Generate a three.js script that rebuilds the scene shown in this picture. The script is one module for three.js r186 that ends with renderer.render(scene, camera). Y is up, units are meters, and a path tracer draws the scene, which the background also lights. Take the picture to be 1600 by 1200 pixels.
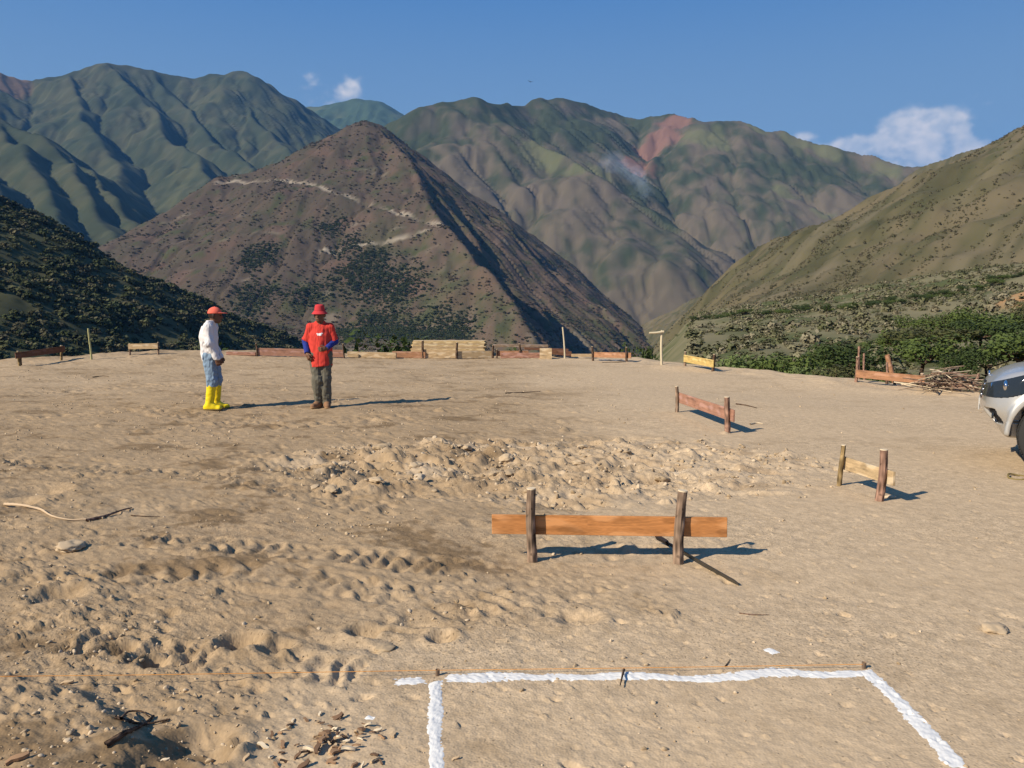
import * as THREE from 'three';
import { mergeGeometries, mergeVertices } from 'three/addons/utils/BufferGeometryUtils.js';
import { RoundedBoxGeometry } from 'three/addons/geometries/RoundedBoxGeometry.js';

// ------------------------------------------------------------------ camera, sky, sun, exposure
const EYE = 1.6, FOV = 51, PITCH = THREE.MathUtils.degToRad(5.13);
const scene = new THREE.Scene();
const camera = new THREE.PerspectiveCamera(FOV, 4 / 3, 0.05, 20000);
camera.position.set(0, EYE, 0);
camera.lookAt(0, EYE - Math.sin(PITCH), -Math.cos(PITCH));
const renderer = new THREE.WebGLRenderer({ antialias: true });
renderer.toneMapping = THREE.LinearToneMapping;
renderer.toneMappingExposure = 1.55;
renderer.shadowMap.enabled = true;

const SUN_DIR = new THREE.Vector3(-0.83, 0.68, 0.56).normalize();
const sun = new THREE.DirectionalLight(new THREE.Color().setRGB(1, 0.9, 0.74), 4.6);
sun.name = 'sun';
sun.position.copy(SUN_DIR).multiplyScalar(60);
sun.castShadow = true;
sun.shadow.mapSize.set(4096, 4096);
Object.assign(sun.shadow.camera, { left: -40, right: 40, top: 40, bottom: -40, near: 1, far: 200 });
scene.add(sun, sun.target);

// ------------------------------------------------------------------ noise
function rng(seed) {
  let s = seed >>> 0;
  return () => { s = (s + 0x6D2B79F5) >>> 0; let t = s; t = Math.imul(t ^ (t >>> 15), t | 1); t ^= t + Math.imul(t ^ (t >>> 7), t | 61); return ((t ^ (t >>> 14)) >>> 0) / 4294967296; };
}
const PERM = new Uint8Array(512), GX = new Float32Array(256), GY = new Float32Array(256), GZ = new Float32Array(256);
{
  const r = rng(7), p = [...Array(256).keys()];
  for (let i = 255; i > 0; i--) { const j = Math.floor(r() * (i + 1)); [p[i], p[j]] = [p[j], p[i]]; }
  for (let i = 0; i < 512; i++) PERM[i] = p[i & 255];
  for (let i = 0; i < 256; i++) {
    const a = r() * Math.PI * 2, z = r() * 2 - 1, q = Math.sqrt(1 - z * z);
    GX[i] = Math.cos(a); GY[i] = Math.sin(a); GZ[i] = z; void q;
  }
}
const fade = (t) => t * t * t * (t * (t * 6 - 15) + 10);
function noise2(x, y) {
  const xi = Math.floor(x), yi = Math.floor(y), xf = x - xi, yf = y - yi, X = xi & 255, Y = yi & 255;
  const u = fade(xf), v = fade(yf);
  const a = PERM[PERM[X] + Y], b = PERM[PERM[X + 1 & 255] + Y], c = PERM[PERM[X] + (Y + 1 & 255)], d = PERM[PERM[X + 1 & 255] + (Y + 1 & 255)];
  const n00 = GX[a] * xf + GY[a] * yf, n10 = GX[b] * (xf - 1) + GY[b] * yf, n01 = GX[c] * xf + GY[c] * (yf - 1), n11 = GX[d] * (xf - 1) + GY[d] * (yf - 1);
  return 1.5 * ((n00 + u * (n10 - n00)) * (1 - v) + (n01 + u * (n11 - n01)) * v);
}
function noise3(x, y, z) { return 0.6 * (noise2(x + z * 0.71, y - z * 0.37) + noise2(y + 31.7 + x * 0.3, z + 11.3 - x * 0.2) + noise2(z - 17.1 + y * 0.25, x + 5.9)); }
function fbm(x, y, oct = 4, gain = 0.5, lac = 2.03) {
  let a = 1, s = 0, n = 0;
  for (let i = 0; i < oct; i++) { s += a * noise2(x, y); n += a; a *= gain; const t = x * lac + 13.7; y = y * lac - 7.3; x = t; }
  return s / n;
}
function ridged(x, y, oct = 3) {
  let a = 1, s = 0, n = 0;
  for (let i = 0; i < oct; i++) { s += a * (1 - 2 * Math.abs(noise2(x, y))); n += a; a *= 0.5; x = x * 2.1 + 3.1; y = y * 2.1 + 9.2; }
  return s / n;
}
const clamp = (v, a, b) => Math.min(b, Math.max(a, v));
const lerp = (a, b, t) => a + (b - a) * t;
const smooth = (a, b, v) => { const t = clamp((v - a) / (b - a), 0, 1); return t * t * (3 - 2 * t); };
const V = (x, y, z) => new THREE.Vector3(x, y, z);
const hash = (a, b) => { let h = Math.imul(a | 0, 374761393) ^ Math.imul(b | 0, 668265263); h = Math.imul(h ^ (h >>> 13), 1274126177); return ((h ^ (h >>> 16)) >>> 0) / 4294967296; };

// a bearing of the photograph (1600 x 1200) turned into a direction, and a place at a distance along it
const FOC = 600 / Math.tan(THREE.MathUtils.degToRad(FOV / 2));
function bearing(px, py) {
  const a = (px - 800) / FOC, b = (600 - py) / FOC;
  return V(a, -Math.sin(PITCH) + b * Math.cos(PITCH), -Math.cos(PITCH) - b * Math.sin(PITCH));
}
function place(px, py, D) { const d = bearing(px, py); return d.multiplyScalar(D / -d.z).add(V(0, EYE, 0)); }

// ------------------------------------------------------------------ sky
{
  const W = 4096, H = 2048, data = new Float32Array(W * H * 4);
  const toDir = (px, py) => { const d = bearing(px, py).normalize(); return [Math.atan2(d.x, -d.z), Math.asin(d.y)]; };
  const r = rng(91), puffs = [];
  const puff = (px, py, rx, ry, s) => { const [az, el] = toDir(px, py); puffs.push([az, el, rx / FOC, ry / FOC, s]); };
  // the cumulus over the saddle, the pair of small clouds, and the low one on the skyline
  puff(1455, 186, 60, 20, 1); puff(1408, 200, 34, 24, 1); puff(1450, 206, 40, 18, 0.8); puff(1490, 214, 30, 20, 0.95); puff(1372, 230, 75, 17, 0.7); puff(1440, 250, 95, 22, 0.62); puff(1330, 222, 36, 12, 0.6); puff(1510, 240, 40, 18, 0.6);
  puff(1256, 214, 20, 10, 0.9); puff(548, 138, 25, 19, 0.78); puff(492, 126, 22, 15, 0.52); puff(525, 158, 62, 16, 0.4);
  for (let k = 0; k < 34; k++) {                                     // the same scattered low clouds all round
    let az = 0.62 + (k + 0.3) / 34 * (2 * Math.PI - 1.24); if (az > Math.PI) az -= 2 * Math.PI;
    const el = 0.13 + r() * 0.1, n = 2 + Math.floor(r() * 4);
    for (let j = 0; j < n; j++) puffs.push([az + (r() - 0.5) * 0.09, el + (r() - 0.5) * 0.03, 0.02 + r() * 0.045, 0.012 + r() * 0.016, 0.5 + r() * 0.5]);
  }
  for (let j = 0; j < H; j++) {
    const el = ((j + 0.5) / H - 0.5) * Math.PI, e = Math.max(0, el);
    const t = smooth(0.16, 0.47, e), zen = 1 - 0.25 * smooth(0.45, 1.4, e);
    const near = puffs.filter((p) => Math.abs(el - p[1]) < p[3] * 2.2);
    for (let i = 0; i < W; i++) {
      const az = ((i + 0.5) / W) * 2 * Math.PI - Math.PI;            // three's equirect: u runs with atan2(z, x)
      const ax = Math.atan2(Math.cos(az), -Math.sin(az));
      let R = lerp(0.128, 0.033, t) * zen, G = lerp(0.222, 0.128, t) * zen, B = lerp(0.352, 0.330, t) * zen;
      if (near.length) {
        let m = 0;
        for (const p of near) {
          let da = ax - p[0]; if (da > Math.PI) da -= 2 * Math.PI; if (da < -Math.PI) da += 2 * Math.PI;
          const q = (da / p[2]) ** 2 + ((el - p[1]) / p[3]) ** 2;
          if (q < 5) m += p[4] * Math.exp(-q * 1.3);
        }
        if (m > 0.02) {
          const n = fbm(ax * 42 + 3, el * 62, 6, 0.58), n2 = fbm(ax * 36 - 9, el * 52 + 4, 4);
          const den = clamp(smooth(0.27, 0.95, Math.min(m, 0.82) + n * 0.75) * 0.93, 0, 1);
          const lit = clamp(0.55 + n2 * 0.9 + 0.2 * fbm(ax * 140, el * 140, 2), 0.2, 1);
          R = lerp(R, lerp(0.25, 0.50, lit), den); G = lerp(G, lerp(0.31, 0.485, lit), den); B = lerp(B, lerp(0.40, 0.50, lit), den);
        }
      }
      const o = (j * W + i) * 4; data[o] = R; data[o + 1] = G; data[o + 2] = B; data[o + 3] = 1;
    }
  }
  const sky = new THREE.DataTexture(data, W, H, THREE.RGBAFormat, THREE.FloatType);
  sky.mapping = THREE.EquirectangularReflectionMapping; sky.magFilter = THREE.LinearFilter; sky.minFilter = THREE.LinearFilter; sky.needsUpdate = true;
  scene.background = sky; scene.environment = sky;
}

// ------------------------------------------------------------------ helpers for things
const taken = new Map();
function numbered(name) { const n = taken.get(name) ?? 0; taken.set(name, n + 1); return n ? `${name}_${String(n).padStart(3, '0')}` : name; }
function tag(o, label, category, group) { Object.assign(o.userData, { label, category }); if (group) o.userData.group = group; return o; }
function lit(o) { o.castShadow = true; o.receiveShadow = true; return o; }
function part(name, geometry, material, parent) { const m = lit(new THREE.Mesh(geometry, material)); m.name = name; parent.add(m); return m; }
function top(name, geometry, material) { const m = lit(new THREE.Mesh(geometry, material)); m.name = numbered(name); scene.add(m); return m; }
function thing(name, label, category, group, pos = V(0, 0, 0), turn = 0) {
  const g = new THREE.Group(); g.name = numbered(name); g.position.copy(pos); g.rotation.y = turn; scene.add(g); return tag(g, label, category, group);
}
function structure(name, geometry, material) { const m = top(name, geometry, material); m.userData.kind = 'structure'; return m; }
function stuff(o, label, category) { o.userData.kind = 'stuff'; return tag(o, label, category); }
const mat = (r, g, b, rough = 0.9, extra = {}) => new THREE.MeshPhysicalMaterial({ color: new THREE.Color().setRGB(r, g, b), roughness: rough, specularIntensity: 0.3, ...extra });

// a dataset as a repeating texture
function texture(w, h, fn, srgb = false) {
  const d = new Uint8Array(w * h * 4);
  for (let j = 0; j < h; j++) for (let i = 0; i < w; i++) { const c = fn(i / w, j / h, i, j), o = (j * w + i) * 4; for (let k = 0; k < 3; k++) d[o + k] = clamp(Math.round(255 * (Array.isArray(c) ? c[k] : c)), 0, 255); d[o + 3] = 255; }
  const t = new THREE.DataTexture(d, w, h); t.wrapS = t.wrapT = THREE.RepeatWrapping; t.magFilter = THREE.LinearFilter; t.minFilter = THREE.LinearMipmapLinearFilter; t.generateMipmaps = true;
  if (srgb) t.colorSpace = THREE.SRGBColorSpace; t.needsUpdate = true; return t;
}
// noise that repeats over [0,1)^2
function tileNoise(u, v, f) {
  const n = (x, y) => noise2(x, y), a = u * f, b = v * f, s = smooth(0, 1, u), t = smooth(0, 1, v);
  return lerp(lerp(n(a, b), n(a - f, b), s), lerp(n(a, b - f), n(a - f, b - f), s), t) * 1.25;
}
// ------------------------------------------------------------------ mountains: ridge lines and spurs, then running water cuts the gullies
function ridgeField(lines, o) {
  const segs = [];
  lines.forEach((L, k) => {
    const pts = L.p.map(([px, py, D]) => place(px, py, D));
    let u = k * 7919;
    for (let i = 0; i + 1 < pts.length; i++) {
      const a = pts[i], b = pts[i + 1], len = Math.hypot(b.x - a.x, b.z - a.z);
      segs.push({ a, b, dx: b.x - a.x, dz: b.z - a.z, l2: len * len, len, u, s: L.s ?? o.slope, s1: L.s1 ?? L.s ?? o.slope, k, rib: L.rib ?? 1, cap: L.cap });
      u += len;
    }
  });
  const { warp, warpLen, ribLen, ribAmp, base } = o;
  return (x, z) => {
    const wx = x + warp * fbm(x / warpLen + 3.3, z / warpLen, 3), wz = z + warp * fbm(x / warpLen - 8.1, z / warpLen + 5.2, 3);
    let best = -1e9;
    for (const g of segs) {
      const t = clamp(((wx - g.a.x) * g.dx + (wz - g.a.z) * g.dz) / g.l2, 0, 1);
      const ex = wx - g.a.x - t * g.dx, ez = wz - g.a.z - t * g.dz, d = Math.hypot(ex, ez);
      const y = lerp(g.a.y, g.b.y, t);
      const side = ex * g.dz - ez * g.dx > 0 ? 1 : -1;
      let h = y - (t >= 1 && g.cap ? g.cap : side > 0 ? g.s1 : g.s) * d;
      if (h + ribAmp < best) continue;
      const u = g.u + t * g.len, a = g.rib * Math.min(d * 0.2, ribAmp);
      h += a * (0.75 * ridged(u / ribLen + side * 17.3, d / (ribLen * 4) + g.k, 2) - 0.35);
      if (h > best) best = h;
    }
    best += o.rough * fbm(x / (o.roughLen ?? 120), z / (o.roughLen ?? 120), 4);
    return Math.max(best, base);
  };
}

function terrain(name, { x0, x1, z0, z1, cell, height, color, K = 0.3, iters = 5, seed = 1, detail = 0.75 }) {
  const nx = Math.round((x1 - x0) / cell) + 1, nz = Math.round((z1 - z0) / cell) + 1, N = nx * nz;
  const h = new Float32Array(N), flow = new Float32Array(N), recv = new Int32Array(N), order = new Uint32Array(N);
  for (let j = 0; j < nz; j++) for (let i = 0; i < nx; i++) h[j * nx + i] = height(x0 + i * cell, z0 + j * cell);
  const off = [-1, 1, -nx, nx, -nx - 1, -nx + 1, nx - 1, nx + 1], dist = [1, 1, 1, 1, 1.414, 1.414, 1.414, 1.414];
  const r = rng(seed);
  const bucketCount = 1 << 14, counts = new Uint32Array(bucketCount + 1);
  for (let it = 0; it < iters; it++) {
    let lo = 1e9, hi = -1e9;
    for (let n = 0; n < N; n++) { lo = Math.min(lo, h[n]); hi = Math.max(hi, h[n]); }
    counts.fill(0);
    const q = (n) => Math.min(bucketCount - 1, Math.floor((h[n] - lo) / (hi - lo + 1e-6) * bucketCount));
    for (let n = 0; n < N; n++) counts[q(n) + 1]++;
    for (let k = 0; k < bucketCount; k++) counts[k + 1] += counts[k];
    for (let n = 0; n < N; n++) order[counts[q(n)]++] = n;
    for (let j = 0; j < nz; j++) for (let i = 0; i < nx; i++) {
      const n = j * nx + i; recv[n] = n; flow[n] = 1;
      if (i === 0 || j === 0 || i === nx - 1 || j === nz - 1) continue;
      let s = 0;
      for (let k = 0; k < 8; k++) { const d = (h[n] - h[n + off[k]]) / dist[k] * (0.8 + 0.4 * r()); if (d > s) { s = d; recv[n] = n + off[k]; } }
    }
    for (let k = N - 1; k >= 0; k--) { const n = order[k]; if (recv[n] !== n) flow[recv[n]] += flow[n]; }
    for (let k = 0; k < N; k++) {
      const n = order[k], m = recv[n]; if (m === n) continue;
      const f = K * Math.pow(flow[n], 0.42) * 0.12 * smooth(2, 12, flow[n]);
      if (h[m] < h[n]) h[n] = (h[n] + f * h[m]) / (1 + f);
    }
    for (let pass = 0; pass < 1; pass++) for (let j = 1; j < nz - 1; j++) for (let i = 1; i < nx - 1; i++) {
      const n = j * nx + i; h[n] = lerp(h[n], (h[n - 1] + h[n + 1] + h[n - nx] + h[n + nx]) * 0.25, 0.09);
    }
  }
  for (let j = 1; j < nz - 1; j++) for (let i = 1; i < nx - 1; i++) { const x = x0 + i * cell, z = z0 + j * cell, n = j * nx + i; if (h[n] > -95) h[n] += cell * detail * (fbm(x / (cell * 8), z / (cell * 8), 3) + 0.8 * ridged(x / (cell * 17) + 5, z / (cell * 17), 2)); }
  const carve = (fn) => { for (let j = 0; j < nz; j++) for (let i = 0; i < nx; i++) h[j * nx + i] = fn(x0 + i * cell, z0 + j * cell, h[j * nx + i]); };
  const at = (x, z) => {
    const fx = clamp((x - x0) / cell, 0, nx - 1.001), fz = clamp((z - z0) / cell, 0, nz - 1.001), i = Math.floor(fx), j = Math.floor(fz), a = fx - i, b = fz - j, n = j * nx + i;
    return lerp(lerp(h[n], h[n + 1], a), lerp(h[n + nx], h[n + nx + 1], a), b);
  };
  const inside = (x, z) => x > x0 && x < x1 && z > z0 && z < z1;
  const hit = (px, py, from, to) => {                                  // where a bearing first meets this terrain
    const d = bearing(px, py), k = 1 / -d.z;
    for (let D = from; D < to; D += cell * 0.4) { const x = d.x * k * D, y = EYE + d.y * k * D; if (inside(x, -D) && y < at(x, -D)) return V(x, at(x, -D), -D); }
    return null;
  };
  const build = () => {
    const pos = new Float32Array(N * 3), nor = new Float32Array(N * 3), col = new Float32Array(N * 3);
    for (let j = 0; j < nz; j++) for (let i = 0; i < nx; i++) {
      const n = j * nx + i, x = x0 + i * cell, z = z0 + j * cell;
      const gx = (h[j * nx + Math.min(nx - 1, i + 1)] - h[j * nx + Math.max(0, i - 1)]) / (2 * cell), gz = (h[Math.min(nz - 1, j + 1) * nx + i] - h[Math.max(0, j - 1) * nx + i]) / (2 * cell);
      const l = 1 / Math.hypot(gx, 1, gz);
      pos.set([x, h[n], z], n * 3); nor.set([-gx * l, l, -gz * l], n * 3);
      col.set(color(x, h[n], z, Math.hypot(gx, gz), flow[n]), n * 3);
    }
    const idx = new Uint32Array((nx - 1) * (nz - 1) * 6); let q = 0;
    for (let j = 0; j < nz - 1; j++) for (let i = 0; i < nx - 1; i++) { const n = j * nx + i; idx.set([n, n + nx, n + 1, n + 1, n + nx, n + nx + 1], q); q += 6; }
    const g = new THREE.BufferGeometry();
    g.setAttribute('position', new THREE.BufferAttribute(pos, 3)); g.setAttribute('normal', new THREE.BufferAttribute(nor, 3)); g.setAttribute('color', new THREE.BufferAttribute(col, 3)); g.setIndex(new THREE.BufferAttribute(idx, 1));
    return structure(name, g, earthMat);
  };
  return { at, hit, carve, build, inside, x0, x1, z0, z1 };
}
const earthMat = new THREE.MeshPhysicalMaterial({ vertexColors: true, roughness: 1, specularIntensity: 0.12 });
const mix3 = (a, b, t) => [lerp(a[0], b[0], t), lerp(a[1], b[1], t), lerp(a[2], b[2], t)];
const near2 = (x, z, pts) => {                                          // distance to a path on the map, and how far along it
  let best = 1e9;
  for (let i = 0; i + 1 < pts.length; i++) {
    const a = pts[i], b = pts[i + 1], dx = b.x - a.x, dz = b.z - a.z, t = clamp(((x - a.x) * dx + (z - a.z) * dz) / (dx * dx + dz * dz + 1e-9), 0, 1);
    best = Math.min(best, Math.hypot(x - a.x - t * dx, z - a.z - t * dz));
  }
  return best;
};
const blob = (x, z, c, r) => (c ? Math.exp(-((x - c.x) ** 2 + (z - c.z) ** 2) / (r * r)) : 0);

// far peak in the gap
terrain('far_mountain', {
  x0: -3600, x1: 600, z0: -7600, z1: -5200, cell: 20, seed: 3, K: 0.35,
  height: ridgeField([
    { p: [[250, 205, 6300], [400, 190, 6400], [480, 167, 6500], [530, 160, 6500], [560, 155, 6500], [592, 157, 6500], [630, 180, 6600], [700, 215, 6700], [800, 240, 6800]] },
    { p: [[592, 157, 6500], [600, 200, 6100], [590, 240, 5700]] }, { p: [[520, 160, 6500], [510, 200, 6100], [500, 240, 5700]] },
  ], { slope: 0.6, warp: 40, warpLen: 500, ribLen: 260, ribAmp: 60, rough: 16, base: -110 }),
  color: (x, y, z) => mix3([0.05, 0.075, 0.04], [0.10, 0.11, 0.05], smooth(-0.1, 0.5, fbm(x / 300, z / 300, 3))),
}).build();

// the high range on the left
terrain('left_mountain_range', {
  x0: -3700, x1: -300, z0: -5300, z1: -1500, cell: 10.5, seed: 5, K: 0.27, iters: 5,
  height: ridgeField([
    { p: [[-260, 60, 3300], [-120, 95, 3500], [0, 112, 3700], [50, 129, 3800], [110, 111, 3900], [170, 93, 4000], [205, 99, 4050], [240, 110, 4100], [278, 121, 4150], [330, 113, 4200], [378, 106, 4200], [410, 128, 4250], [440, 148, 4300], [490, 172, 4400], [530, 200, 4500], [600, 250, 4600]] },
    { p: [[170, 93, 4000], [215, 150, 3700], [250, 205, 3400], [300, 240, 3150], [330, 300, 2800], [360, 360, 2500]] },
    { p: [[240, 110, 4100], [290, 170, 3800], [340, 225, 3450], [400, 262, 3100], [440, 330, 2700]] },
    { p: [[378, 106, 4200], [395, 165, 3900], [430, 215, 3600], [470, 250, 3300], [520, 330, 2800]] },
    { p: [[330, 113, 4200], [350, 170, 3900], [390, 225, 3550]] },
    { p: [[440, 148, 4300], [480, 200, 4000], [520, 240, 3700], [560, 300, 3300]] },
    { p: [[110, 111, 3900], [120, 165, 3550], [160, 230, 3150], [200, 290, 2800], [240, 350, 2400]] },
    { p: [[-200, 100, 2500], [-60, 165, 2550], [0, 187, 2600], [70, 212, 2550], [120, 255, 2450], [165, 300, 2300], [205, 345, 2150], [260, 420, 1950]] },
    { p: [[0, 187, 2600], [40, 260, 2250], [90, 330, 1980], [140, 400, 1750]] },
    { p: [[70, 212, 2550], [130, 300, 2200], [180, 370, 1950], [220, 430, 1800]] },
    { p: [[-130, 130, 2500], [-60, 250, 2100], [20, 330, 1850], [80, 420, 1650]] },
  ], { slope: 0.78, warp: 70, warpLen: 420, ribLen: 190, ribAmp: 48, rough: 26, base: -110 }),
  color: (x, y, z, s, f) => {
    const n = fbm(x / 260, z / 260, 4), m = fbm(x / 60 + 9, z / 60, 3);
    let c = mix3([0.042, 0.052, 0.029], [0.072, 0.074, 0.041], smooth(-0.3, 0.5, n + 0.7 * m));
    c = mix3(c, [0.085, 0.088, 0.042], 0.6 * smooth(0.25, 0.6, fbm(x / 330 + 40, z / 330 - 8, 3) + 0.25 * m));
    c = mix3(c, [0.20, 0.13, 0.08], 0.9 * smooth(0.1, 0.3, blob(x, z, place(5, 122, 3700), 85) + 0.1 * m));
    return c;
  },
}).build();

// the back range with its valley
const backRange = terrain('back_mountain_range', {
  x0: -900, x1: 2700, z0: -4300, z1: -1600, cell: 9.5, seed: 8, K: 0.24, iters: 5,
  height: ridgeField([
    { p: [[540, 240, 3000], [600, 196, 3000], [640, 172, 3000], [690, 161, 3050], [740, 158, 3100], [780, 164, 3150], [815, 163, 3250], [850, 152, 3350], [880, 154, 3400], [920, 166, 3450], [960, 180, 3500], [1000, 187, 3450], [1050, 180, 3400], [1090, 186, 3300], [1150, 190, 3250], [1200, 205, 3200], [1260, 217, 3150], [1330, 236, 3100], [1400, 256, 3000], [1470, 275, 2950], [1600, 300, 2900], [1800, 330, 2900]] },
    { p: [[740, 158, 3100], [790, 195, 2980], [840, 232, 2850], [890, 252, 2720], [950, 282, 2600], [1000, 332, 2480], [1045, 400, 2340], [1090, 465, 2200], [1140, 530, 2000]] },
    { p: [[850, 152, 3350], [880, 195, 3200], [925, 235, 3060], [960, 268, 2900]] },
    { p: [[690, 161, 3050], [740, 250, 2700], [800, 330, 2450], [850, 420, 2200], [900, 500, 2000]] },
    { p: [[890, 252, 2720], [880, 330, 2480], [910, 400, 2300], [960, 470, 2120], [1000, 530, 1960]] },
    { p: [[640, 172, 3000], [680, 260, 2650], [720, 330, 2420], [780, 420, 2200]] },
    { p: [[1050, 180, 3400], [1040, 225, 3180], [1010, 262, 2980], [1020, 300, 2800]] },
    { p: [[1090, 186, 3300], [1110, 235, 3100], [1120, 290, 2880], [1105, 350, 2660], [1110, 420, 2420], [1120, 480, 2250]] },
    { p: [[1200, 205, 3200], [1210, 262, 2950], [1215, 320, 2720], [1210, 380, 2520], [1190, 450, 2300]] },
    { p: [[1330, 236, 3100], [1320, 290, 2850], [1300, 350, 2600], [1280, 420, 2350]] },
    { p: [[1400, 256, 3000], [1420, 320, 2700], [1400, 390, 2450]] },
  ], { slope: 0.72, warp: 55, warpLen: 380, ribLen: 180, ribAmp: 36, rough: 24, base: -110 }),
  color: (x, y, z, s, f) => {
    const n = fbm(x / 300 + 5, z / 300, 4), m = fbm(x / 55 - 3, z / 55, 3), k = smooth(150, 650, y);
    let c = mix3([0.118, 0.097, 0.068], [0.043, 0.053, 0.029], smooth(-0.35, 0.4, n + 0.65 * m + 0.5 * (k - 0.5)));
    c = mix3(c, [0.11, 0.09, 0.072], 0.5 * smooth(0.1, 0.5, fbm(x / 120 - 31, z / 200, 3)));
    const red = Math.max(...REDS.map((q) => blob(x, z, q, 62))), field = Math.max(...FIELDS.map(([q, r]) => blob(x, z, q, r)));
    c = mix3(c, [0.120, 0.122, 0.060], 0.75 * smooth(0.3, 0.75, field + 0.6 * m));
    c = mix3(c, [0.195, 0.105, 0.080], 0.85 * smooth(0.3, 0.7, red + 0.6 * m));
    return c;
  },
});
const REDS = [[1050, 195], [1040, 212], [1028, 228], [1012, 245], [995, 262], [1062, 190]].map(([a, b]) => backRange.hit(a, b, 2000, 3900)).filter(Boolean);
const FIELDS = [[1095, 215, 90], [1115, 222, 70], [835, 238, 75], [860, 248, 70], [905, 262, 60], [935, 272, 50], [1180, 200, 60], [1240, 222, 60], [1290, 235, 60], [1385, 268, 60], [1225, 300, 50], [1280, 332, 40]].map(([a, b, r]) => [backRange.hit(a, b, 2000, 3900), r]).filter((q) => q[0]);
backRange.build();

// the pyramid-shaped hill in the middle
const hillShape = ridgeField([
  { p: [[0, 500, 1250], [70, 440, 1350], [150, 390, 1450], [250, 331, 1550], [350, 281, 1650], [440, 254, 1700], [500, 226, 1750], [545, 197, 1790], [575, 189, 1800], [600, 198, 1820]], cap: 1.3 },
  { p: [[600, 198, 1820], [650, 236, 1900], [700, 288, 1990], [757, 350, 2060], [818, 408, 2090], [872, 466, 2100], [915, 522, 2090], [950, 566, 2060], [975, 610, 2020]], s: 0.74, s1: 1.5 },
  { p: [[585, 192, 1805], [630, 242, 1640], [665, 296, 1500], [692, 350, 1370], [735, 400, 1260], [785, 445, 1170], [815, 500, 1080], [845, 556, 1000], [870, 600, 960]], s1: 0.98, rib: 0.35 },
  { p: [[790, 382, 2080], [815, 432, 1950], [850, 492, 1800], [885, 548, 1660], [905, 585, 1580]], s1: 1.3, rib: 0.7 },
  { p: [[500, 226, 1750], [500, 300, 1560], [490, 380, 1400], [480, 450, 1270], [470, 520, 1150]], s: 0.62, rib: 0.5 },
  { p: [[350, 281, 1650], [350, 350, 1480], [340, 430, 1320], [330, 500, 1200]], s: 0.62, rib: 0.5 },
  { p: [[640, 400, 1400], [650, 450, 1290], [660, 520, 1150]], s: 0.5, rib: 0.5 },
], { slope: 0.66, warp: 26, warpLen: 260, ribLen: 75, ribAmp: 26, rough: 9, roughLen: 80, base: -110 });
const hill = terrain('pyramid_hill', {
  x0: -1150, x1: 420, z0: -2400, z1: -820, cell: 5, seed: 11, K: 0.26, iters: 4,
  height: (x, z) => {
    const bench = -12 - 0.13 * (z + 1190) - 0.02 * Math.abs(x + 180) + 10 * fbm(x / 120, z / 120, 4);         // the gentler shelf at its foot
    return Math.max(hillShape(x, z), Math.min(bench, 20) - smooth(180, 380, Math.abs(x + 250)) * 90);
  },
  color: (x, y, z, s, f) => {
    const n = fbm(x / 150 + 2, z / 150, 4), m = fbm(x / 26, z / 26, 3), q = fbm(x / 60 - 14, z / 60 + 6, 3);
    let c = mix3([0.112, 0.080, 0.056], [0.084, 0.074, 0.040], smooth(-0.25, 0.4, n + 0.7 * m));
    c = mix3(c, [0.062, 0.064, 0.032], 0.6 * smooth(0.05, 0.45, fbm(x / 15 + 0.1 * z / 15, z / 150, 3) + 0.3 * n));
    c = mix3(c, [0.150, 0.105, 0.078], 0.5 * smooth(0.1, 0.5, fbm(x / 18 + 31, z / 170, 3) - 0.2 * n));
    c = mix3(c, [0.062, 0.050, 0.036], 0.7 * smooth(-60, -330, x + 90 * n));
    c = mix3(c, [0.130, 0.080, 0.058], 0.55 * smooth(0.05, 0.5, q + n * 0.5));
    c = mix3(c, [0.056, 0.062, 0.028], 0.85 * smooth(0.1, 0.5, m + smooth(70, -60, y) * 0.3 - 0.05 + 0.3 * fbm(x / 90 + 50, z / 90, 2)));
    c = mix3(c, [0.185, 0.148, 0.108], 0.7 * smooth(0.32, 0.65, 0.4 * m + fbm(x / 75 + 70, z / 40 - 3, 3) + 0.25 * smooth(30, -30, y) - 0.05));
    for (const r of HILL_ROADS) { const d = near2(x, z, r) + 4 * m; if (d < 5.5) c = mix3(c, [0.30, 0.25, 0.185], clamp(0.7 + 1.6 * fbm(x / 45, z / 45, 2), 0.1, 1) * smooth(5.5, 1.5, d)); }
    return c;
  },
});
const HILL_ROADS = [
  [[338, 284], [370, 281], [410, 283], [450, 284], [490, 288], [520, 300], [560, 314], [600, 325], [640, 335], [690, 349]],
  [[690, 352], [660, 362], [620, 372], [580, 379], [540, 388], [500, 392]],
].map((L) => L.map(([a, b]) => hill.hit(a, b, 900, 2100)).filter(Boolean));
hill.carve((x, z, h) => { for (const r of HILL_ROADS) { const d = near2(x, z, r); if (d < 10) h -= 2.4 * (1 - d / 10); } return h; });
hill.build();

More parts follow.
